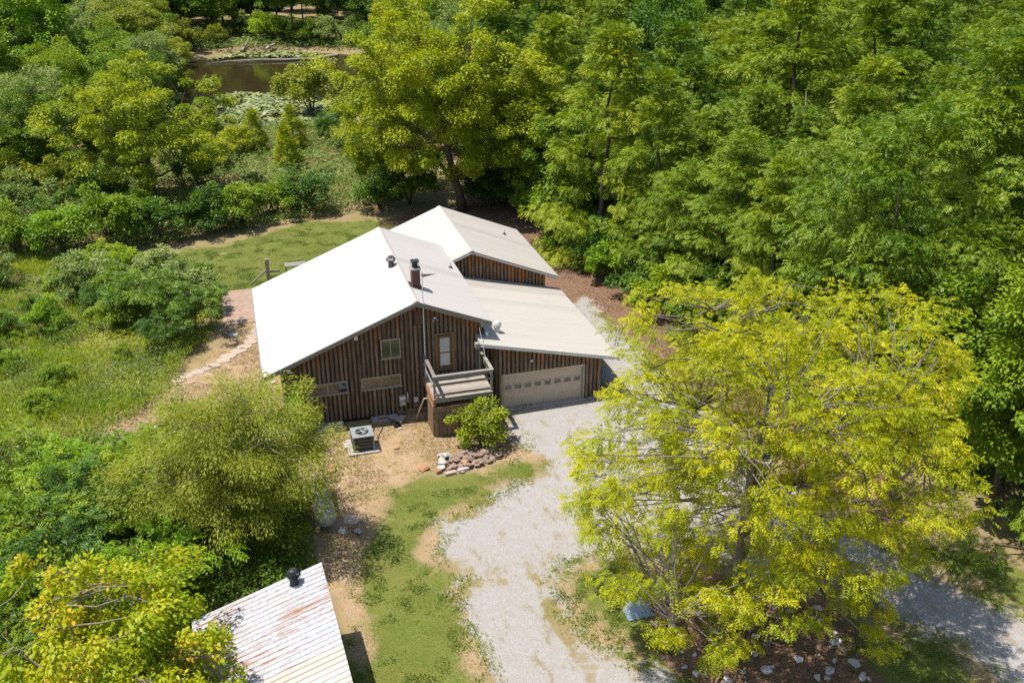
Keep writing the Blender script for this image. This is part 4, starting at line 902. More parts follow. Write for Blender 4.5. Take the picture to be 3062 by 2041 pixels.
def make_tree(seed, H, Rx, leaf, mat, n_clumps=60, per=120, rc=1.0, size=0.25, trunk_r=0.25, base=0.3, shape='round', lean=(0, 0), n_limbs=9,
              trunks=1, bark='bark', flat=0.65, droop=0.25, Ry=None, up=1.5, shell=0.5, lobes=0.3, hot_tips=False, bare=0, offset=(0, 0), twigs=True, pts=None, twig_r=1.0):
    rg = np.random.default_rng(seed); Ry = Ry or Rx
    zc = H * (base + (1 - base) / 2); rz = H * (1 - base) / 2
    ph = rg.uniform(0, 6.28, 6); amp = rg.uniform(0.4, 1, 6)
    cen = []
    while len(cen) < n_clumps:
        v = rg.normal(size=3); v /= np.linalg.norm(v); r_ = rg.random() ** shell
        az = math.atan2(v[1], v[0])
        lob = 1 + lobes * sum(amp[k] * math.cos((k + 2) * az + ph[k] + 2.2 * v[2] * (k % 3)) for k in range(4)) / 2.2
        if shape == 'cone':
            t = rg.random() ** 1.35; z = H * (base + (1 - base) * t); rad = Rx * (1 - t) ** 0.75 * (0.28 + 0.72 * rg.random() ** 0.45) * lob
            c = np.array([math.cos(az) * rad, math.sin(az) * rad, z - rad * 0.08])
        else:
            c = np.array([v[0] * Rx * r_ * lob, v[1] * Ry * r_ * lob, zc + v[2] * rz * r_ * (1 + 0.15 * math.cos(3 * az + ph[5]))])
            if shape == 'dome' and v[2] < -0.35: continue
        cen.append(c)
    cen = np.array(cen)
    if pts is not None: cen = np.concatenate([cen, np.array(pts, float)])
    f_h = np.clip(cen[:, 2] / H, 0, 1)[:, None]
    cen[:, :2] += np.array(offset) * np.clip(f_h * 1.5, 0, 1) if pts is None else np.array(offset) * np.clip(f_h * 1.5, 0, 1)
    rcs = rc * rg.uniform(0.65, 1.3, len(cen))
    axis_c = np.array([offset[0], offset[1], zc])
    tintc = rg.uniform(0.15, 0.85, len(cen))
    v, q, t = leaves_from_clumps(rg, cen, rcs, per, leaf, size, axis_c, flat, droop, tintc, up)
    if hot_tips:
        hc = (rg.random(len(cen)) < 0.25); k = np.repeat(np.arange(len(cen)), per); rep = len(t) // len(k); kk = np.tile(k, rep)
        t = np.where(hc[kk] & (rg.random(len(t)) < 0.3), 0.9 + 0.08 * rg.random(len(t)), np.minimum(t, 0.82))
    crown = np_mesh('crown', v, q, t, mat)
    # wood
    mb = MB()
    for tr_ in range(trunks):
        if trunks > 1:
            a = 2 * math.pi * tr_ / trunks + rg.random(); top = np.array([math.cos(a) * Rx * 0.45 + offset[0], math.sin(a) * Ry * 0.45 + offset[1], H * rg.uniform(0.6, 0.85)]); foot = np.array([math.cos(a) * 0.25 * trunk_r * 4, math.sin(a) * 0.25 * trunk_r * 4, -0.1])
        else:
            top = np.array([lean[0] + offset[0] * 0.7, lean[1] + offset[1] * 0.7, H * (0.92 if shape == 'cone' else 0.72)]); foot = np.array([0, 0, -0.1])
        path = branch_path(rg, foot, top, 8, 0, 0.012); path[:, :2] = foot[:2] + (top[:2] - foot[:2]) * (np.linspace(0, 1, 8)[:, None] ** 1.3) + rg.normal(size=(8, 2)) * 0.02 * H * np.linspace(0, 1, 8)[:, None] * 0.5
        rad = [trunk_r * (1.25 if i == 0 else 1) * (1 - 0.85 * i / 7) for i in range(8)]
        mb.tube([tuple(x) for x in path], rad, 7)
        nl = max(2, n_limbs // trunks); ch_ = rg.choice(len(cen), min(nl, len(cen)), replace=False); limbs = []
        for ci in ch_:
            tgt = cen[ci]; hz = np.clip((tgt[2] - (0.35 if shape != 'cone' else 0.05) * math.hypot(tgt[0] - offset[0], tgt[1] - offset[1])) / H, base * 0.7, 0.7 if shape != 'cone' else 0.9) * H
            j = min(range(8), key=lambda i_: abs(path[i_][2] - hz)); lp = branch_path(rg, path[j], path[j] + (tgt - path[j]) * 0.86, 7, 0.0, 0.025); r0 = rad[j] * 0.55
            mb.tube([tuple(x) for x in lp], [max(0.012, r0 * (1 - 0.85 * i / 6)) for i in range(7)], 5, False); limbs.append((lp, r0))
        if twigs and limbs:
            allp = np.concatenate([l[0][2:] for l in limbs] + [path[4:]])
            for ci in range(tr_, len(cen), trunks):
                dd = np.linalg.norm(allp - cen[ci], axis=1) + np.where(allp[:, 2] > cen[ci][2] + 0.3, 1.0, 0); j = int(dd.argmin())
                if dd[j] > 0.3: bp_ = branch_path(rg, allp[j], cen[ci], 4, 0.05, 0.05); r0 = min(0.05, 0.016 + 0.01 * dd[j]) * twig_r; mb.tube([tuple(x) for x in bp_], [r0, r0 * 0.7, r0 * 0.5, r0 * 0.3], 4, False)
    trunk = mb.mesh('trunk', bark, sm=True)
    return trunk, crown

PROTO = {}
def proto(key, **kw): PROTO[key] = make_tree(**kw)
def place(key, name, label, cat, x, y, s=1.0, rz=None, group=None, sz=None, mat=None, z=None):
    tm, cm = PROTO[key]
    e = thing(name, label, cat, (x, y, (gz(x, y) if z is None else z)), random.random() * 6.28 if rz is None else rz, group)
    e.scale = (s, s, sz if sz else s); e.rotation_euler = (random.uniform(-.06, .06), random.uniform(-.06, .06), e.rotation_euler[2])
    obj('trunk', tm, None, e); o = obj('crown', cm, None, e)
    if mat:
        o.material_slots[0].link = 'OBJECT'; o.material_slots[0].material = M[mat]
    return e

# prototypes
for i in range(5):
    proto(f'cyp{i}', seed=100 + i, H=13.0, Rx=4.2 + 0.5 * (i % 3), leaf='feather', mat='cypress', n_clumps=90, per=60, rc=1.15, size=0.37, trunk_r=0.24, base=0.05, shape='cone', n_limbs=14, flat=0.3, droop=0.35, lobes=0.4, twigs=False)
for i in range(2):
    proto(f'cyp{5 + i}', seed=150 + i, H=13.0, Rx=4.6, leaf='feather', mat='cypress', n_clumps=105, per=50, rc=1.1, size=0.40, trunk_r=0.24, base=0.05, shape='round', n_limbs=14, flat=0.4, droop=0.35, lobes=0.4, shell=0.4, twigs=False)
for i in range(4):
    proto(f'broad{i}', seed=200 + i, H=12.0, Rx=5.0, leaf='simple', mat='broad', n_clumps=90, per=260, rc=1.1, size=0.25, trunk_r=0.24, base=0.18, n_limbs=11, flat=0.6, shell=0.42, twigs=False)
for i in range(4):
    proto(f'shrub{i}', seed=300 + i, H=3.0, Rx=1.9, leaf='simple', mat='broad', n_clumps=34, per=170, rc=0.52, size=0.16, trunk_r=0.05, base=0.05, n_limbs=10, trunks=4, flat=0.7, shell=0.4, shape='dome', lobes=0.35, twigs=False)
for i in range(3):
    proto(f'sumac{i}', seed=400 + i, H=3.4, Rx=1.9, leaf='pinnate', mat='broad', n_clumps=26, per=24, rc=0.55, size=0.42, trunk_r=0.045, base=0.3, n_limbs=12, trunks=3, flat=0.35, shell=0.45, shape='dome', lobes=0.35, droop=0.35)
proto('conifer', seed=500, H=4.0, Rx=1.5, leaf='feather', mat='gold', n_clumps=70, per=24, rc=0.38, size=0.26, trunk_r=0.07, base=0.04, shape='cone', n_limbs=4, flat=0.8, droop=0.0, lobes=0.12, twigs=False)
proto('pole_tree', seed=510, H=15.0, Rx=3.2, leaf='simple', mat='dark', n_clumps=60, per=180, rc=1.0, size=0.26, trunk_r=0.2, base=0.42, n_limbs=9, twigs=False)

# ---- the yellow green tree on the island
pk = make_tree(seed=21, H=14.2, Rx=8.5, Ry=7.4, leaf='pinnate', mat='pecan', n_clumps=600, per=34, rc=0.68, size=0.31, trunk_r=0.34, base=0.12, n_limbs=20, bark='grey_bark', flat=0.42, shell=0.36, lobes=0.16, droop=0.25, offset=(2.3, 1.9),
               pts=[(7.2, 0.5, 4.6), (8.0, 1.2, 5.2), (7.6, 2.2, 6.0), (8.4, 0.2, 4.2), (-2.4, -3.6, 2.6), (-3.0, -3.9, 2.3), (-2.6, -4.2, 2.9), (3.2, -4.4, 2.6), (3.9, -4.0, 3.0), (2.6, -3.8, 3.4), (3.4, -4.9, 2.1)])
PROTO['pecan'] = pk
place('pecan', 'shade_tree', 'large bright yellow green tree spreading over the gravel drive', 'tree', 16.2, -21.2, 1.0, 0.0)

# ---- broad yellow green tree behind the house
PROTO['back'] = make_tree(seed=31, H=19.0, Rx=9.2, Ry=8.0, leaf='simple', mat='gold', n_clumps=230, per=330, rc=1.15, size=0.24, trunk_r=0.42, base=0.12, n_limbs=18, flat=0.55, shell=0.4, lobes=0.2, lean=(-2.5, 0), offset=(-1.9, 1.0))
place('back', 'shade_tree', 'tallest yellow green tree with leaning dark trunk right behind the roof ridge', 'tree', 18.8, 36.0, 1.0, 0.0)
place('broad1', 'shade_tree', 'smaller golden green tree beside the leaning trunk behind the roof', 'tree', 24.5, 38.5, 0.85, 1.0, None, 1.0, 'gold')
place('broad2', 'shade_tree', 'golden green tree left of the leaning trunk at the lawn edge', 'tree', 12.6, 43.5, 0.75, 2.0, None, 0.9, 'gold')

# ---- left broadleaf above the lawn
PROTO['left'] = make_tree(seed=41, H=13.8, Rx=7.6, leaf='simple', mat='gold', n_clumps=165, per=270, rc=1.0, size=0.24, trunk_r=0.3, base=0.16, n_limbs=14, flat=0.5, shell=0.42, lobes=0.22)
place('left', 'shade_tree', 'wide green tree with dark upright trunk left of the back lawn', 'tree', -8.6, 45.5, 1.0, 0.4)

# ---- willowy tree, maple and sapling in the left foreground
PROTO['willow'] = make_tree(seed=51, H=8.8, Rx=4.6, Ry=4.2, leaf='willow', mat='olive', n_clumps=240, per=330, rc=0.8, size=0.16, trunk_r=0.07, base=0.06, n_limbs=14, trunks=3, twig_r=0.5, bark='pale_bark', flat=0.75, shell=0.45, lobes=0.3, droop=0.5, offset=(0.5, 0.4))
place('willow', 'willow_tree', 'olive green willowy tree with pale branches overhanging the propane tank', 'tree', -2.9, -10.2, 1.0, 0.0)
PROTO['maple'] = make_tree(seed=61, H=6.8, Rx=4.6, Ry=4.0, leaf='simple', mat='maple', n_clumps=150, per=150, rc=0.65, size=0.19, trunk_r=0.11, base=0.15, n_limbs=18, trunks=2, bark='pale_bark', flat=0.8, shell=0.45, lobes=0.3, droop=0.8, up=0.5, hot_tips=True)
place('maple', 'maple_tree', 'young maple with orange tipped leaves in the lower left corner', 'tree', -7.6, -19.6, 1.0, 0.6)
place('maple', 'maple_tree', 'orange tipped maple at the bottom edge reaching over the shed roof', 'tree', -5.6, -23.4, 0.8, 2.8)
PROTO['sapling'] = make_tree(seed=71, H=3.2, Rx=1.4, leaf='simple', mat='fresh', n_clumps=30, per=90, rc=0.45, size=0.17, trunk_r=0.05, base=0.1, n_limbs=8, trunks=3, flat=0.7)
place('sapling', 'sapling', 'bright green leafy sapling against the left end of the front wall', 'sapling', 0.1, -1.6, 1.0)
PROTO['bush'] = make_tree(seed=81, H=2.6, Rx=1.75, Ry=1.3, leaf='simple', mat='fresh', n_clumps=46, per=110, rc=0.42, size=0.13, trunk_r=0.03, base=0.05, n_limbs=12, trunks=4, bark='pale_bark', flat=0.7, shell=0.45, lobes=0.3)
place('bush', 'shrub', 'bright green shrub growing in front of the balcony', 'shrub', 10.1, -4.35, 1.0, 0.0, None, None, 'gold')

# ---- bushes left of the patio
BU = [('shrub0', -5.2, 19.0, 1.15, 'sage', 'grey green bush with pale flowers nearest the patio'), ('sumac0', -5.0, 14.6, 1.05, 'dark', 'dark leafy bush beside the round cover by the patio'), ('sumac1', -8.0, 16.5, 1.2, 'dark', 'dark feathery bush in the middle of the weedy slope'),
      ('sumac2', -6.6, 12.8, 0.85, 'dark', 'low dark bush above the stepping stones'), ('shrub1', -4.6, 22.5, 0.8, 'dark', 'small dark bush at the lawn corner behind the patio'), ('shrub2', -9.8, 20.5, 1.0, 'broad', 'rounded green bush behind the dark feathery bush'), ('shrub3', -12.5, 24.5, 1.1, 'sage', 'pale green bush high on the weedy slope'),
      ('shrub0', -14.5, 17.5, 0.8, 'fresh', 'light green bush at the left of the weedy slope'), ('shrub1', -7.4, 24.8, 1.0, 'sage', 'pale bush between the slope and the back lawn')]
for (k, x, y, s, m_, l) in BU: place(k, 'bush', l, 'bush', x, y, s, None, 'bushes on the weedy slope left of the house', None, m_)
r8 = random.Random(3)
for i in range(46):
    x, y = r8.uniform(-24, -6.5), r8.uniform(5, 33)
    if sdist(np.array([x]), np.array([y]), POLY['weeds'])[0] < 0.8 or any(math.hypot(x - b[1], y - b[2]) < 1.6 for b in BU): continue
    up_ = y > 17; m_ = r8.choice(['sage', 'broad', 'fresh', 'meadow', 'dark'] if up_ else ['meadow', 'meadow', 'fresh', 'sage'])
    place(f'shrub{i % 4}', 'weed_clump', {'dark': 'dark green', 'broad': 'mid green', 'fresh': 'light green', 'sage': 'pale grey green', 'meadow': 'yellow green'}[m_] + (' brambles on the upper part of the weedy slope' if up_ else ' weed clump on the lower part of the weedy slope'), 'bush', x, y, r8.uniform(0.55, 0.95) if up_ else r8.uniform(0.3, 0.55), None, 'brambles and weed clumps on the slope', None, m_)
# sumac thicket lower left
SUM = [(-12.6, -6.6), (-10.8, -4.2), (-13.4, -2.6), (-9.2, -7.6), (-11.6, -9.6), (-8.2, -3.0), (-6.6, -5.2), (-9.8, -12.4), (-7.2, -8.6), (-13.4, -12.6), (-5.6, -1.6), (-3.6, -4.6), (-4.6, -7.4), (-6.2, -13.4), (-2.2, -6.8), (-8.6, -15.4), (-11.4, -15.4)]
for i, (x, y) in enumerate(SUM):
    place(f'sumac{i % 3}', 'sumac_bush', 'sumac bush with feathered leaves in the thicket left of the willowy tree', 'bush', x, y, random.uniform(0.8, 1.15), None, 'sumac thicket in the left foreground', None, ('broad', 'fresh', 'broad', 'dark')[i % 4])

# ---- shrubs and small trees between lawn and pond
def inside_view(x, y, margin=4): return x > -12 - (y + 16) * 0.162 - margin and x < 26 + (y + 27) * 0.889 + margin
r5 = random.Random(11)
SH = [(-4, 36, 'dark'), (-8, 35.2, 'dark'), (-12, 35.5, 'broad'), (-15.5, 34.5, 'fresh'), (-19, 35, 'broad'), (-1, 37.5, 'broad'), (2, 39.5, 'broad'), (5, 40, 'dark'), (11.5, 38.5, 'dark'), (14.5, 39.5, 'broad'), (21.5, 40, 'dark'), (-10.5, 39, 'broad'), (-17, 39, 'dark'), (-22, 39, 'broad'), (-4.5, 41, 'sage'), (0, 43.5, 'sage'), (3.5, 44.5, 'sage'), (-13.5, 43.5, 'dark'), (-20, 44.5, 'sage'), (-24.5, 45, 'dark'), (7.5, 49, 'sage'), (0.5, 49, 'sage'), (-4.5, 50, 'dark'), (11.5, 60, 'sage'), (-3, 57, 'gold'), (-1, 63, 'gold'), (9.5, 66.5, 'dark'), (12.5, 71, 'broad'), (-17, 52, 'olive'), (-22, 54, 'olive'), (-12, 56, 'broad'), (-7, 61, 'broad'), (-4, 69, 'gold'), (-8, 74, 'dark'), (13, 48, 'dark'), (17, 46, 'broad'), (25, 45, 'dark')]
for i, (x, y, m_) in enumerate(SH):
    place(f'shrub{i % 4}', 'shrub', {'dark': 'dark green', 'broad': 'mid green', 'fresh': 'light green', 'sage': 'pale grey green', 'gold': 'yellow green', 'olive': 'dull olive'}[m_] + ' shrub in the belt between the back lawn and the pond', 'shrub', x, y, (r5.uniform(0.55, 0.85) if -5 < x < 9 and m_ == 'sage' else r5.uniform(1.0, 1.6)), None, 'shrubs between the lawn and the pond', None, m_)
place('conifer', 'conifer', 'nearest round yellow green conifer before the pond', 'conifer', 4.5, 54.5, 1.15); place('conifer', 'conifer', 'pointed yellow green conifer behind the nearest one by the pond', 'conifer', 5.6, 62.5, 1.25)
place('conifer', 'conifer', 'left yellow green conifer in the shade before the pond', 'conifer', 1.2, 63.5, 1.15)
place('shrub2', 'willow_bush', 'olive willow bush standing among lily pads', 'bush', 9.6, 83.5, 2.3, None, None, 2.4, 'olive', -0.7)

# ---- woods
def wood(points, kinds, name, label, group, smin, smax, mats=None, cat='tree'):
    for (x, y) in points:
        k = kinds[r5.randrange(len(kinds))]; place(k, name, label, cat, x, y, r5.uniform(smin, smax), None, group, None, mats[r5.randrange(len(mats))] if mats else None)
pts_near, pts_far = [], []
def forest_left_edge(y):
    return float(np.interp(y, [-30, -22, -15, -5, 5, 12, 20, 30, 40, 50, 62, 90, 130, 180], [36, 34.0, 33, 32, 31, 29.8, 28.2, 27.5, 28.5, 30, 31, 33, 38, 44]))
y = -22.0
while y < 175:
    step = 5.9 if y < 30 else (7.6 if y < 80 else 9.6)
    x = forest_left_edge(y)
    while x < 29 + (y + 27) * 0.889 + 5 and x < 190:
        px, py = x + r5.uniform(-1.2, 1.2), y + r5.uniform(-1.4, 1.4)
        if inside_view(px, py, 5): (pts_near if py < 45 else pts_far).append((px, py))
        x += step * r5.uniform(0.9, 1.15)
    y += step * 0.95
def wood_zone(x, y):
    e = x - forest_left_edge(y)
    if y < 45: return 'in the front row of the wood right of the house' if e < 3.5 else ('in the second row of the wood right of the house' if e < 8.5 else ('deep in the wood near the right edge of the view' if y < 15 else 'deep in the wood behind the yellow green shade tree'))
    if e < 8: return 'on the left flank of the far wood'
    if y < 75: return 'in the middle of the far wood'
    return 'in the far wood along the top edge' if x < 90 else 'in the far wood at the upper right corner'
for (x, y) in pts_near + pts_far:
    gold = fbm(np.array([x * 0.09]), np.array([y * 0.09]), 61)[0] + r5.uniform(-0.12, 0.12) > 0.53; wide = r5.random() < (0.16 if y > 45 else 0.07)
    k = f'broad{r5.randrange(4)}' if wide else f'cyp{r5.randrange(7)}'; sc_ = r5.uniform(0.7, 1.0) + 0.55 * r5.random() ** 2
    place(k, 'wood_tree' if wide else 'cypress_tree', ('broadleaf tree ' if wide else ('yellowish feathery tree ' if gold else 'green feathery tree ')) + wood_zone(x, y), 'tree', x, y, sc_, None, ('near' if y < 45 else 'far') + ' trees of the feathery wood', sc_ * r5.uniform(0.9, 1.2), ('broad' if r5.random() < 0.6 else 'dark') if wide else ('cypress_gold' if gold else None))
mbs = MB(); rg_ = np.random.default_rng(77); mbs.tube([(0, 0, 0), (0.1, 0, 5), (0.3, 0.1, 9), (0.5, 0, 12.5)], [0.16, 0.13, 0.08, 0.02], 6)
for i in range(26):
    z_ = rg_.uniform(4, 12); a_ = rg_.uniform(0, 6.28); L_ = rg_.uniform(0.8, 2.6) * (13 - z_) / 7; p0 = np.array([0.04 * z_, 0, z_]); p1 = p0 + np.array([math.cos(a_) * L_, math.sin(a_) * L_, rg_.uniform(-0.1, 0.6) * L_]); pm_ = (p0 + p1) / 2 + rg_.normal(size=3) * 0.1
    mbs.tube([tuple(p0), tuple(pm_), tuple(p1)], [0.04, 0.028, 0.01], 4, False)
snag_me = mbs.mesh('dead_tree', 'dead_wood', sm=True)
for (x, y, s_, l) in ((66, 58, 1.15, 'bare grey dead tree among the wood near the upper right'), (45, 62, 1.1, 'bare grey dead tree left of the middle of the far wood'), (44, 20, 1.0, 'bare grey dead tree behind the yellow green shade tree'), (84, 66, 1.2, 'bare grey dead tree close to the upper right corner'), (20.5, 147, 1.1, 'bare dead tree on the far bank of the pond')):
    o = obj('dead_tree', snag_me, None, None, (x, y, gz(x, y)), (0.05, -0.04, random.random() * 6)); o.scale = (s_, s_, s_); tag(o, l, 'dead tree')
# understory along the right edge of the yard
for i, (x, y, m_) in enumerate([(24.6, 35, 'dark'), (25.0, 32, 'broad'), (25.2, 28.5, 'fresh'), (25.6, 25, 'dark'), (25.2, 21.8, 'broad'), (25.8, 18.5, 'dark'), (26.2, 15.5, 'fresh'), (26.8, 12, 'dark'), (27.4, 8.8, 'broad'), (28.8, 4.5, 'dark'), (29.8, 0.5, 'dark'), (21.5, 36.5, 'dark')]):
    place(f'shrub{(i + 1) % 4}', 'edge_shrub', {'dark': 'dark glossy', 'broad': 'mid green', 'fresh': 'light green'}[m_] + ' shrub at the wood edge right of the house', 'shrub', x, y, r5.uniform(1.1, 1.5), None, 'shrubs along the wood edge right of the house', None, m_)
# mixed broadleaf: left side, beyond the pond, and between pond and the feathery wood
LFT = [(-16, 102), (-19, 108), (-26, 110), (-34, 114), (-24, 128), (-16, 130), (-44, 112), (-46, 132), (-11, 132), (-14, 138), (-22, 140), (-34, 138), (-10, 90), (-29, 104), (-42, 96), (-17, 70), (-13, 76), (-20, 58), (-26, 60), (-15, 66), (-24, 70), (-31, 68), (-18, 77), (-28, 80), (-12, 82), (-22, 88), (-33, 90), (-14, 94), (-36, 78), (-21, 62), (-38, 104), (-20, 118), (-30, 122), (-12.5, 124), (-40, 126)]
wood(LFT, ['broad0', 'broad1', 'broad2', 'broad3'], 'left_wood_tree', 'green broadleaf tree in the wood left of the pond', 'broadleaf trees left of the pond', 0.6, 1.0, ['broad', 'olive', 'sage', 'broad'])
place('broad3', 'maple_tree', 'dark green tree with dark trunk at the upper left corner', 'tree', -27.0, 97.0, 1.75, None, None, 1.6, 'fresh')
place('broad0', 'maple_tree', 'green tree in front of the upper left corner tree', 'tree', -31, 86.0, 1.25, None, None, 1.2, 'broad')
place('broad1', 'olive_tree', 'pale olive green tree at the top left of the pond', 'tree', -12.9, 108.0, 1.25, None, None, 1.05, 'olive')
place('broad2', 'olive_tree', 'olive green tree overhanging the left bank of the pond', 'tree', -8.6, 98.0, 0.85, None, None, 0.8, 'olive')
RGT = [(24, 58), (28, 66), (20, 68), (27, 76), (22, 80), (31, 86), (25.5, 92), (29, 102), (27, 113), (33, 121), (28.5, 129), (36, 109), (35, 96), (16.5, 58), (33, 72)]
wood(RGT, ['broad0', 'broad1', 'broad2', 'broad3'], 'right_bank_tree', 'broadleaf tree between the pond and the feathery wood', 'broadleaf trees right of the pond', 0.7, 1.1, ['broad', 'gold', 'dark', 'sage'])
FAR = []
for yy in (143, 151, 160, 171, 183, 197, 213, 230):
    xx = -60
    while xx < 60:
        q = (xx + r5.uniform(-2.5, 2.5), yy + r5.uniform(-4, 4))
        if inside_view(q[0], q[1], 6) and not (q[1] < 149 and -5 < q[0] < 23): FAR.append(q)
        xx += r5.uniform(7, 10)
wood(FAR, ['broad0', 'broad1', 'broad2', 'broad3', 'pole_tree'], 'far_bank_tree', 'dark broadleaf tree in the wood beyond the pond', 'trees beyond the pond', 0.95, 1.4, ['dark', 'broad', 'dark'])
for (x, y, l) in ((5, 151, 'slender tree trunk on the far pond bank, leftmost'), (9.5, 143, 'slender tree on the far pond bank standing at the water'), (12.6, 146, 'slender bare trunked tree right of the one at the water'), (21.2, 146, 'tall pole like tree at the right end of the far bank')):
    place('pole_tree', 'bank_tree', l, 'tree', x, y, r5.uniform(0.9, 1.05), None, 'slender trees on the far pond bank')
for i, (x, y, m_) in enumerate([(14, 141, 'broad'), (18, 140, 'sage'), (23, 137, 'sage'), (7.5, 145, 'fresh'), (11.5, 149, 'dark'), (-2, 143, 'olive'), (-7, 138, 'olive'), (26, 143, 'broad'), (3, 152, 'sage'), (17, 148, 'dark')]):
    place(f'shrub{i % 4}', 'bank_shrub', {'dark': 'dark', 'broad': 'mid green', 'fresh': 'light green', 'sage': 'pale green', 'olive': 'olive'}[m_] + ' shrub on the far pond bank', 'shrub', x, y, r5.uniform(1.2, 1.9), None, 'shrubs on the far pond bank', None, m_)

# ---- pond details: fallen branch, logs, lily pads
r6 = np.random.default_rng(8)
fb = thing('fallen_branch', 'long bare grey fallen branch lying across the pond', 'branch', (18.5, 129, -0.5))
MB().tube([(0, 0, 0.3), (-4, -1.4, 0.15), (-9, -1.9, 0.2), (-14, -1.0, 0.3), (-19, -0.6, 0.15), (-22, -1.4, 0.0)], [0.28, 0.22, 0.18, 0.13, 0.08, 0.03], 7).build('stem', 'dead_wood', fb)
mb = MB()
for i in range(34):
    t = r6.uniform(0.35, 1); x = -22 * t; y0 = -1.2 + r6.normal() * 0.3; L = r6.uniform(0.8, 2.4); mb.tube([(x, y0, 0.2), (x - L * 0.7, y0 + r6.uniform(-1.3, 0.8) * L * 0.6, 0.25 + r6.uniform(-0.2, 0.4))], [0.05, 0.015], 4, False)
tw = mb.build('twigs', 'dead_wood', fb); tw['kind'] = 'stuff'
tag(MB().tube([(0, 0, 0.2), (0.6, 2.2, 0.5), (1.4, 5, 1.2)], [0.3, 0.26, 0.18], 8).build('driftwood_log', 'dead_wood', None, (2.4, 136.5, -0.2)), 'pale driftwood log sloping down the far bank, left one', 'log')
tag(MB().tube([(0, 0, 0.2), (0.8, 1.2, 0.5), (1.8, 2.2, 0.8)], [0.32, 0.28, 0.2], 8).build('driftwood_log', 'dead_wood', None, (6.6, 136.5, -0.1)), 'short pale driftwood log on the far bank, right one', 'log')
def pads(name, region, n, label, seed):
    rg = np.random.default_rng(seed); P = []
    xs = [p_[0] for p_ in region]; ys = [p_[1] for p_ in region]
    while len(P) < n:
        x = rg.uniform(min(xs), max(xs), 2000); y = rg.uniform(min(ys), max(ys), 2000)
        ok = (sdist(x, y, region) > 0) & (fbm(x * 0.5, y * 0.3, 77) + rg.uniform(-0.12, 0.12, 2000) > 0.42) & (sdist(x, y, POLY['pond']) > -1.0); P += list(zip(x[ok], y[ok]))
    P = np.array(P[:n]); m_ = 6; a = np.linspace(0, 2 * np.pi, m_, endpoint=False); r_ = rg.uniform(0.22, 0.42, n)
    tilt = rg.normal(size=(n, 2)) * 0.25
    X = P[:, 0, None] + r_[:, None] * np.cos(a); Y = P[:, 1, None] + r_[:, None] * np.sin(a); Zp = -0.47 + rg.uniform(0, 0.16, n)[:, None] + r_[:, None] * (np.cos(a) * tilt[:, :1] + np.sin(a) * tilt[:, 1:])
    me = np_mesh(name, np.stack([X, Y, Zp], -1).reshape(-1, 3), np.arange(n * m_).reshape(n, m_), rg.random(n), 'pad')
    return tag(obj(name, me), label, 'lily pads', None, 'stuff')
pads('lily_pads', [(-3.5, 84), (-3, 96), (0, 101), (5, 99), (9, 93), (14, 92), (18, 90), (12, 79), (4, 79)], 2600, 'dense pale green lily pads on the near side of the pond', 3)
pads('far_lily_pads', [(-4, 131), (2, 133), (10, 131), (17, 129), (17, 133), (10, 137), (2, 137)], 900, 'band of lily pads along the far bank', 4)

# ---- weeds, grass and dry straw
def scatter(name, mask, box, n, hmin, hmax, L, mat, label, seed, kind='simple', lean=0.7, w=0.5, cat='weeds', tint=(0.1, 0.9)):
    rg = np.random.default_rng(seed); acc = []; tot = 0
    while tot < n:
        x = rg.uniform(box[0], box[1], 20000); y = rg.uniform(box[2], box[3], 20000); k = rg.random(20000) < mask(x, y)
        acc.append(np.stack([x[k], y[k]], -1)); tot += int(k.sum())
    P = np.concatenate(acc)[:n]
    hh = hmin + (hmax - hmin) * np.clip(fbm(P[:, 0] * 0.55, P[:, 1] * 0.55, seed + 5) * 1.6 - 0.3, 0, 1)
    z = ground_h(P[:, 0], P[:, 1]) + hh * rg.random(n) ** 0.6
    base = np.stack([P[:, 0], P[:, 1], z], -1)
    d = unit(np.stack([rg.normal(size=n), rg.normal(size=n), np.full(n, lean)], -1)); nr = unit(rg.normal(size=(n, 3)) * 0.5 + np.array([0, 0, 1]))
    l_ = L * rg.uniform(0.6, 1.4, n); v, q = kites(base, d, nr, l_, l_ * w)
    t = np.clip(tint[0] + (tint[1] - tint[0]) * (0.6 * np.clip(fbm(P[:, 0] * 0.35, P[:, 1] * 0.35, seed + 9) * 2 - 0.5, 0, 1) + 0.4 * rg.random(n)), 0, 1)
    return tag(obj(name, np_mesh(name, v, q, t, mat)), label, cat, None, 'stuff')
sm_ = lambda poly, w=0.6: (lambda x, y: np.clip(0.5 + sdist(x, y, POLY[poly]) / w, 0, 1))
scatter('tall_weeds', sm_('weeds', 1.0), (-30, -3, -3, 34), 80000, 0.1, 0.8, 0.18, 'meadow', 'tall green weeds on the slope left of the house', 1, lean=0.7, w=0.35, tint=(0.1, 1.0))
scatter('pale_weeds', lambda x, y: sm_('weeds', 1.0)(x, y) * (fbm(x * 0.3, y * 0.3, 21) > 0.5), (-30, -3, -3, 34), 30000, 0.2, 1.1, 0.18, 'sage', 'pale grey green weeds mixed into the slope left of the house', 2, lean=0.8, w=0.35)
scatter('lawn_grass', lambda x, y: np.clip(np.maximum.reduce([sdist(x, y, POLY[k]) for k in ('lawn_front', 'lawn_back', 'island', 'verge', 'island_right')]) / 0.8, 0, 1) * np.clip(fbm(x * 0.7, y * 0.7, 31) * 2.2 - 0.35, 0.1, 1), (-9, 33, -30, 37), 170000, 0.0, 0.015, 0.055, 'turf', 'short mown grass of the lawns', 3, lean=0.9, w=0.22, cat='grass', tint=(0.1, 1.0))
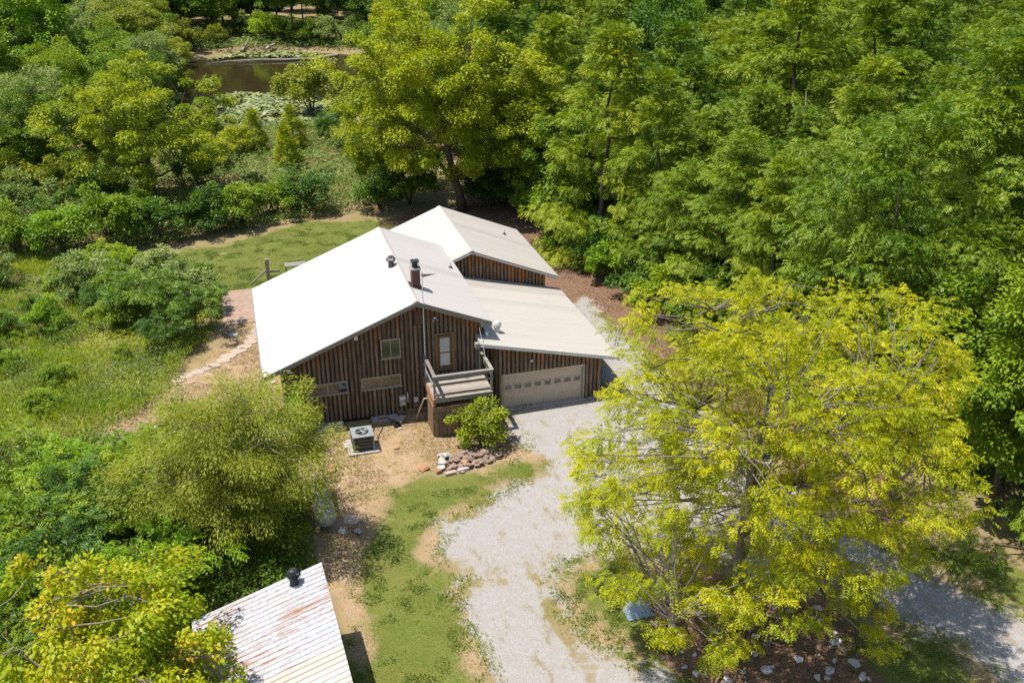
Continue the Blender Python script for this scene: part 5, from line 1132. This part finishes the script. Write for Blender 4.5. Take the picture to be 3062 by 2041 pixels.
scatter('grass_tufts', lambda x, y: np.clip(np.maximum.reduce([sdist(x, y, POLY[k]) for k in ('lawn_front', 'lawn_back', 'island', 'verge', 'island_right')]) / 0.8 + 0.4, 0, 1) * np.clip(fbm(x * 1.3, y * 1.3, 91) * 6 - 3.2, 0, 1), (-9, 33, -30, 37), 42000, 0.0, 0.05, 0.085, 'turf', 'denser clover tufts in the lawns', 13, lean=0.7, w=0.4, cat='grass', tint=(0.0, 0.6))
scatter('dry_straw', lambda x, y: np.clip(sdist(x, y, POLY['dry']) / 0.8, 0, 1) * (sdist(x, y, [(0, -0.7), (12.4, -0.7), (12.4, 13), (0, 13)]) < 0) * (fbm(x * 0.8, y * 0.8, 33) > 0.4), (-11, 13, -14, 16), 26000, 0.0, 0.03, 0.12, 'dry_stem', 'dry straw strewn over the bare ground around the house', 4, lean=0.15, w=0.16, cat='straw')
scatter('meadow_weeds', lambda x, y: (sdist(x, y, [(-28, 33), (-10, 33), (-3, 35), (8, 38), (14, 41), (14, 62), (10, 76), (-6, 78), (-26, 60)]) > 0) * 1.0, (-28, 14, 33, 78), 70000, 0.2, 1.6, 0.3, 'sage', 'rough meadow weeds between the back lawn and the pond', 5, lean=0.6, w=0.4, tint=(0.0, 0.6))
scatter('bank_weeds', lambda x, y: (sdist(x, y, [(-12, 136), (2, 137.5), (14, 137), (22, 132), (40, 130), (40, 170), (-20, 170)]) > 0) * 1.0, (-20, 40, 130, 170), 22000, 0.1, 1.6, 0.55, 'sage', 'rough weeds on the far pond bank', 15, lean=0.6, w=0.4, tint=(0.0, 0.8))
scatter('left_bank_weeds', lambda x, y: (sdist(x, y, [(-50, 60), (-14, 62), (-7, 80), (-8, 125), (-12, 140), (-50, 140)]) > 0) * 1.0, (-50, -6, 60, 140), 36000, 0.2, 2.2, 0.55, 'broad', 'undergrowth in the wood left of the pond', 16, lean=0.5, w=0.45, tint=(0.0, 0.8))
scatter('tall_grass', lambda x, y: sm_('weeds', 1.0)(x, y) * np.clip(fbm(x * 0.4, y * 0.4, 55) * 4 - 1.6, 0, 1), (-30, -3, -3, 34), 40000, 0.2, 0.7, 0.4, 'meadow', 'tall grass blades on the slope left of the house', 17, lean=2.2, w=0.1, cat='grass', tint=(0.3, 1.0))
scatter('thicket_weeds', lambda x, y: (sdist(x, y, [(-18, 1), (-10, 1.5), (-7, -1), (-3, 1), (0, -2), (0.4, -9), (0.4, -14.5), (-5.5, -16), (-5.5, -26), (-16, -26)]) > 0) * 1.0, (-18, 1, -26, 2), 70000, 0.2, 1.3, 0.2, 'broad', 'green undergrowth below the trees in the left foreground', 6, lean=0.5, w=0.42, tint=(0.0, 0.7))
scatter('wood_undergrowth', lambda x, y: np.clip((x - np.interp(y, [-30, 0, 30, 40, 90, 170], [36, 34, 31, 30, 34, 44])) / 3, 0, 1), (29, 130, -24, 120), 60000, 0.2, 1.8, 0.6, 'dark', 'undergrowth on the floor of the right hand wood', 7, lean=0.4, w=0.45, tint=(0.0, 0.6))
scatter('fallen_leaves', lambda x, y: np.clip(np.maximum(sdist(x, y, POLY['litter']), sdist(x, y, POLY['litter_island'])) / 0.8, 0, 1) * (sdist(x, y, [(8, 9), (19.6, 9), (19.6, 20), (8, 20)]) < 0), (10, 31, -28, 38), 26000, 0.0, 0.03, 0.12, 'dry_stem', 'brown fallen leaves along the wood edge and under the tree', 8, lean=0.1, w=0.5, cat='leaf litter', tint=(0.0, 0.5))
scatter('drive_edge_weeds', lambda x, y: np.exp(-(sdist(x, y, POLY['drive']) / 0.45) ** 2) * (fbm(x * 0.9, y * 0.9, 37) > 0.46), (5, 30, -29, 12), 12000, 0.0, 0.07, 0.12, 'gold', 'small weeds growing along the gravel edge', 9, lean=0.7, w=0.25, tint=(0.0, 0.6))
